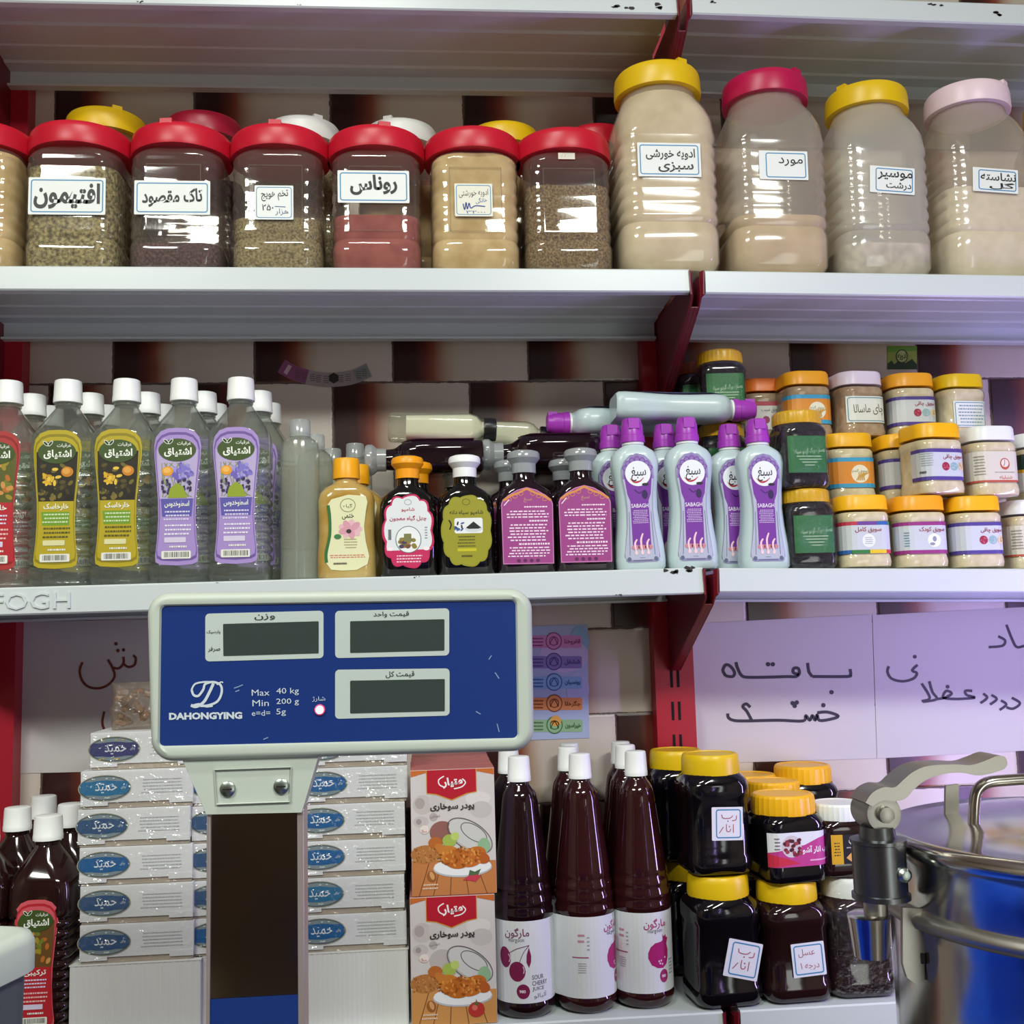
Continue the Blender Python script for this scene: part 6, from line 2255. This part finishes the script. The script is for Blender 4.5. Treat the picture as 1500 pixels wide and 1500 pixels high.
for x, y in ((332, 1157), (411, 1153)):
    m = MB()
    c_ = loc(x, y, SY)
    m.lathe([(0.006, 0.0066), (0.004, 0.0064), (0.003, 0.0045), (0.0026, 0.0)], 20, base=(c_[0], 0, c_[2]), axis='Y', cap1=False)
    m.box(c_[0] - 0.004, c_[0] + 0.004, 0.0022, 0.0035, c_[2] - 0.0005, c_[2] + 0.0005, 1)
    m.build('screw', [STEELS, M('slot_shadow', '#140a0c')], nk)
# post
p1, p2 = loc(303, 1340, SY), loc(436, 1340, SY)
zt = loc(370, 1190, SY)[2]
m = MB()
m.box(p1[0], p2[0], 0.012, 0.04, 0.03, zt)
m.build('post', M('mirror_steel', '#8d8a86', 0.12, metal=1.0), o, bevel=0.001)
m = MB()
m.box(p1[0] - 0.0022, p1[0] + 0.001, 0.009, 0.042, 0.03, zt)
m.box(p2[0] - 0.001, p2[0] + 0.0045, 0.009, 0.042, 0.03, zt)
m.build('post_edging', M('brushed_edge', '#b5a8a4', 0.35, metal=0.6), o, bevel=0.0006)
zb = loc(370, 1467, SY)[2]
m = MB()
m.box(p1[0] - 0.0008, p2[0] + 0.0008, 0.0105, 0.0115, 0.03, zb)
m.build('blue_reflection_panel', BLU, o)  # blue reflection low on the post, put in as a coloured panel
m = MB()
m.loft([(0, 0.12, 0.085, 0.02, 0.0, 0.0), (0.008, 0.125, 0.09, 0.025, 0.0, 0.0), (0.03, 0.12, 0.085, 0.02, 0.0, 0.0)])
m.build('base', BODYG, o)

# --- steel pot
ST = M('stainless_steel', '#c9c6bf', 0.17, metal=1.0)
STD = M('worn_steel', '#a9a69e', 0.4, metal=1.0)
PX, PYY = 1.128, -0.669
o = empty('steel_pot', (PX, PYY, CZ))
pot = o
tag(o, 'stainless steel pot with clamp-down lid in the right foreground', 'pot')
zl, zu = 1.290 - CZ, 1.338 - CZ
MB().lathe([(0, 0.146), (0.006, 0.154), (0.02, 0.156), (zl - 0.02, 0.156), (zl - 0.004, 0.157), (zl, 0.158)], 96).build('pot_body', ST, o)
m = MB()
m.lathe([(zl - 0.007, 0.157), (zl - 0.006, 0.1615), (zl - 0.001, 0.164), (zl + 0.003, 0.1625), (zl + 0.005, 0.157)], 96)
m.build('rim', STD, o, sharp=60)
m = MB()
m.lathe([(zl + 0.004, 0.1555), (zu - 0.012, 0.1555), (zu - 0.007, 0.159), (zu - 0.001, 0.1615), (zu + 0.004, 0.159), (zu + 0.006, 0.153), (zu + 0.004, 0.146), (zu + 0.012, 0.11), (zu + 0.017, 0.06), (zu + 0.018, 0.001)], 96)
ld = m.build('pot_lid', ST, o, sharp=60)


def pl(px, py, Y=PYY):
    p = at(px, py, Y)
    return (p.x - PX, Y - PYY, p.z - CZ)


path = [pl(1425, 1262), pl(1426, 1215), pl(1428, 1172), pl(1434, 1155), pl(1448, 1146), pl(1475, 1143), pl(1520, 1140), pl(1600, 1136), pl(1625, 1140), pl(1634, 1155), pl(1636, 1262)]
MB().tube(catmull(path, 5), 0.0042, 14).build('lid_handle', ST, o, sharp=60)
m = MB()
pp = [pl(1382, 1225, PYY + 0.05), pl(1383, 1150, PYY + 0.05), pl(1402, 1148, PYY + 0.05), pl(1402, 1228, PYY + 0.05)]
m.prism([(p[0], p[2]) for p in pp], 0.047, 0.05)
m.build('lid_bracket', STD, o)
# clamp at the left of the pot
Y0 = PYY - 0.012
top = [(1258, 1172), (1268, 1158), (1284, 1150), (1300, 1150), (1312, 1140), (1328, 1127), (1350, 1119), (1385, 1117), (1410, 1118), (1430, 1112), (1448, 1105), (1459, 1106), (1463, 1116), (1458, 1124)]
bot = [(1440, 1130), (1420, 1133), (1396, 1129), (1370, 1131), (1345, 1140), (1328, 1153), (1316, 1166), (1300, 1170), (1282, 1169), (1268, 1178)]
m = MB()
P = [pl(x, y, Y0) for x, y in catmull(top, 4) + catmull(bot, 4)]
m.prism([(p[0], p[2]) for p in P], -0.024, 0.004)
lv = m.build('clamp_lever', STD, o, bevel=0.0016)
m = MB()
c_ = pl(1288, 1190, Y0)
m.lathe([(-0.021, 0.0075), (-0.0205, 0.0125), (-0.018, 0.0135), (0.008, 0.0135), (0.01, 0.012)], 36, base=(c_[0], 0, c_[2]), axis='Y')
m.lathe([(-0.0265, 0.003), (-0.026, 0.0055), (-0.021, 0.006)], 24, base=(c_[0], 0, c_[2]), axis='Y')
m.build('clamp_pivot', STD, o)
m = MB()
a_, b_ = pl(1291, 1312, Y0), pl(1291, 1228, Y0)
m.lathe([(a_[2] - 0.0015, 0.0195), (a_[2] - 0.0015, 0.0205), (a_[2] + 0.002, 0.0205), (a_[2] + 0.0025, 0.0188), (b_[2] - 0.003, 0.0188), (b_[2] - 0.0025, 0.0198), (b_[2], 0.0198), (b_[2] + 0.0005, 0.016)], 40, cx=a_[0], cy=-0.012)
n_ = pl(1290, 1218, Y0)
m.lathe([(b_[2], 0.013), (n_[2] + 0.004, 0.012)], 30, cx=a_[0], cy=-0.012)
m.build('clamp_yoke', M('dark_worn_steel', '#6d7072', 0.32, metal=1.0), o)
m = MB()
c_ = pl(1309, 1274, Y0)
m.lathe([(-0.0335, 0.0), (-0.033, 0.003), (-0.031, 0.005), (-0.028, 0.0055)], 20, base=(c_[0], 0, c_[2]), axis='Y', cap0=False)
m.build('rivet', STEELS, o)
m = MB()
a_, b_ = pl(1287, 1372, Y0), pl(1287, 1310, Y0)
m.lathe([(a_[2], 0.0085), (b_[2], 0.0085)], 24, cx=a_[0], cy=-0.01)
m.build('clamp_rod', STD, o)
m = MB()
a_, b_ = pl(1272, 1402, Y0), pl(1272, 1342, Y0)
m.lathe([(a_[2], 0.0118), (b_[2] - 0.004, 0.0145), (b_[2], 0.0152), (b_[2] + 0.0008, 0.012)], 30, cx=a_[0] + 0.003, cy=-0.01)
m.build('clamp_foot', ST, o)
m = MB()
P = [pl(x, y, PYY) for x, y in ((1297, 1320), (1328, 1322), (1328, 1425), (1318, 1432), (1303, 1420), (1297, 1400))]
m.prism([(p[0] + 0.004, p[2]) for p in P], -0.02, -0.016)
m.box(P[1][0] - 0.001, P[1][0] + 0.0015, -0.0212, -0.0198, P[2][2] + 0.012, P[1][2] - 0.03, 1)
m.build('clamp_hinge', [STD, M('slot_shadow', '#140a0c')], o)

# --- device at the left edge
TY = -0.75
c_ = at(60, 1382, TY)
o = empty('countertop_machine', (c_.x, TY, CZ), 0)
tag(o, 'pale-topped dark grey machine corner, cut off by the left frame edge', 'machine')
o.rotation_euler = (0, 0, R(-17))
H_ = c_.z - CZ
m = MB()
m.loft([(0, 0.085, 0.085, 0.02, -0.094, -0.094), (0.004, 0.09, 0.09, 0.022, -0.094, -0.094), (H_ - 0.014, 0.094, 0.094, 0.022, -0.094, -0.094)])
m.build('machine_body', M('dark_grey_plastic', '#4d5255', 0.5), o)
m = MB()
m.loft([(H_ - 0.014, 0.095, 0.095, 0.022, -0.094, -0.094), (H_ - 0.012, 0.0985, 0.0985, 0.024, -0.094, -0.094), (H_ + 0.004, 0.0985, 0.0985, 0.024, -0.094, -0.094), (H_ + 0.009, 0.096, 0.096, 0.022, -0.094, -0.094), (H_ + 0.0105, 0.09, 0.09, 0.018, -0.094, -0.094), (H_ + 0.008, 0.082, 0.082, 0.014, -0.094, -0.094)])
m.build('machine_top', BODYG, o, sharp=50)

# --- behind the viewer: what the steel mirrors
o = empty('blue_crate', (0.69, -0.82, CZ))
tag(o, 'blue plastic crate on the counter just below the frame, mirrored in the steel pot', 'crate')
CRB = M('crate_blue', '#1c4fc4', 0.4)
m = MB()
m.loft([(0, 0.17, 0.14, 0.02), (0.19, 0.185, 0.155, 0.025), (0.195, 0.19, 0.16, 0.025), (0.2, 0.19, 0.16, 0.025), (0.2, 0.178, 0.148, 0.02), (0.02, 0.162, 0.132, 0.018)], cap1=True)
m.build('crate_body', CRB, o)
for sx in (-1, 1):
    MB().box(sx * 0.189 - 0.004, sx * 0.189 + 0.004, -0.045, 0.045, 0.15, 0.175).build('handle', CRB, o, bevel=0.002)
for x, y in ((1.5, -2.5), (-0.6, -2.2), (0.4, -1.1)):
    o = empty('ceiling_lamp', (x, y, 3.1))
    tag(o, 'white ceiling lamp housing %s' % ('at the right of the shop' if x > 1 else 'at the left of the shop' if x < 0 else 'above the counter'), 'lamp', 'ceiling lamps')
    MB().box(-0.49, 0.49, -0.18, 0.18, -0.03, 0.0).build('housing', white2, o)

o = empty('wooden_bench', (-0.25, -2.25, 0))
tag(o, 'low wooden bench behind the viewer, dimly mirrored in the scale post', 'bench')
WD = M('bench_wood', '#6b4f38', 0.6)
MB().box(-0.55, 0.4, -0.2, 0.2, 0.47, 0.5).build('bench_top', WD, o, bevel=0.002)
for sx in (-0.52, 0.36):
    for sy in (-0.17, 0.13):
        MB().box(sx, sx + 0.04, sy, sy + 0.04, 0, 0.47).build('leg', WD, o)
for x, y, w_, h_, nm in ((-0.18, -2.22, 0.1, 0.3, 'tall tan cardboard box on the wooden bench behind the viewer'), (-0.42, -2.25, 0.1, 0.42, 'taller cardboard box at the far end of the wooden bench behind the viewer'), (0.03, -2.2, 0.07, 0.2, 'small cardboard box at the near end of the bench behind the viewer')):
    o = empty('cardboard_box', (x, y, 0.5))
    tag(o, nm, 'box', 'cardboard boxes on the bench')
    MB().box(-w_, w_, -0.08, 0.08, 0, h_).build('box_body', M('tan_cardboard', '#b59a6c', 0.8), o, bevel=0.002)
    MB().box(-w_, w_, -0.02, 0.02, h_, h_ + 0.0006).build('tape', M('packing_tape', '#c9b48a', 0.3), o)

o = empty('strip_light', (1.885, -0.33, 0))
tag(o, 'slim upright strip light at the right end of the shelves, outside the frame', 'lamp')
MB().box(-0.012, 0.02, -0.03, 0.03, 0.02, 1.97).build('lamp_post', white2, o)
MB().box(-0.08, 0.08, -0.08, 0.08, 0.0, 0.02).build('lamp_foot', white2, o)
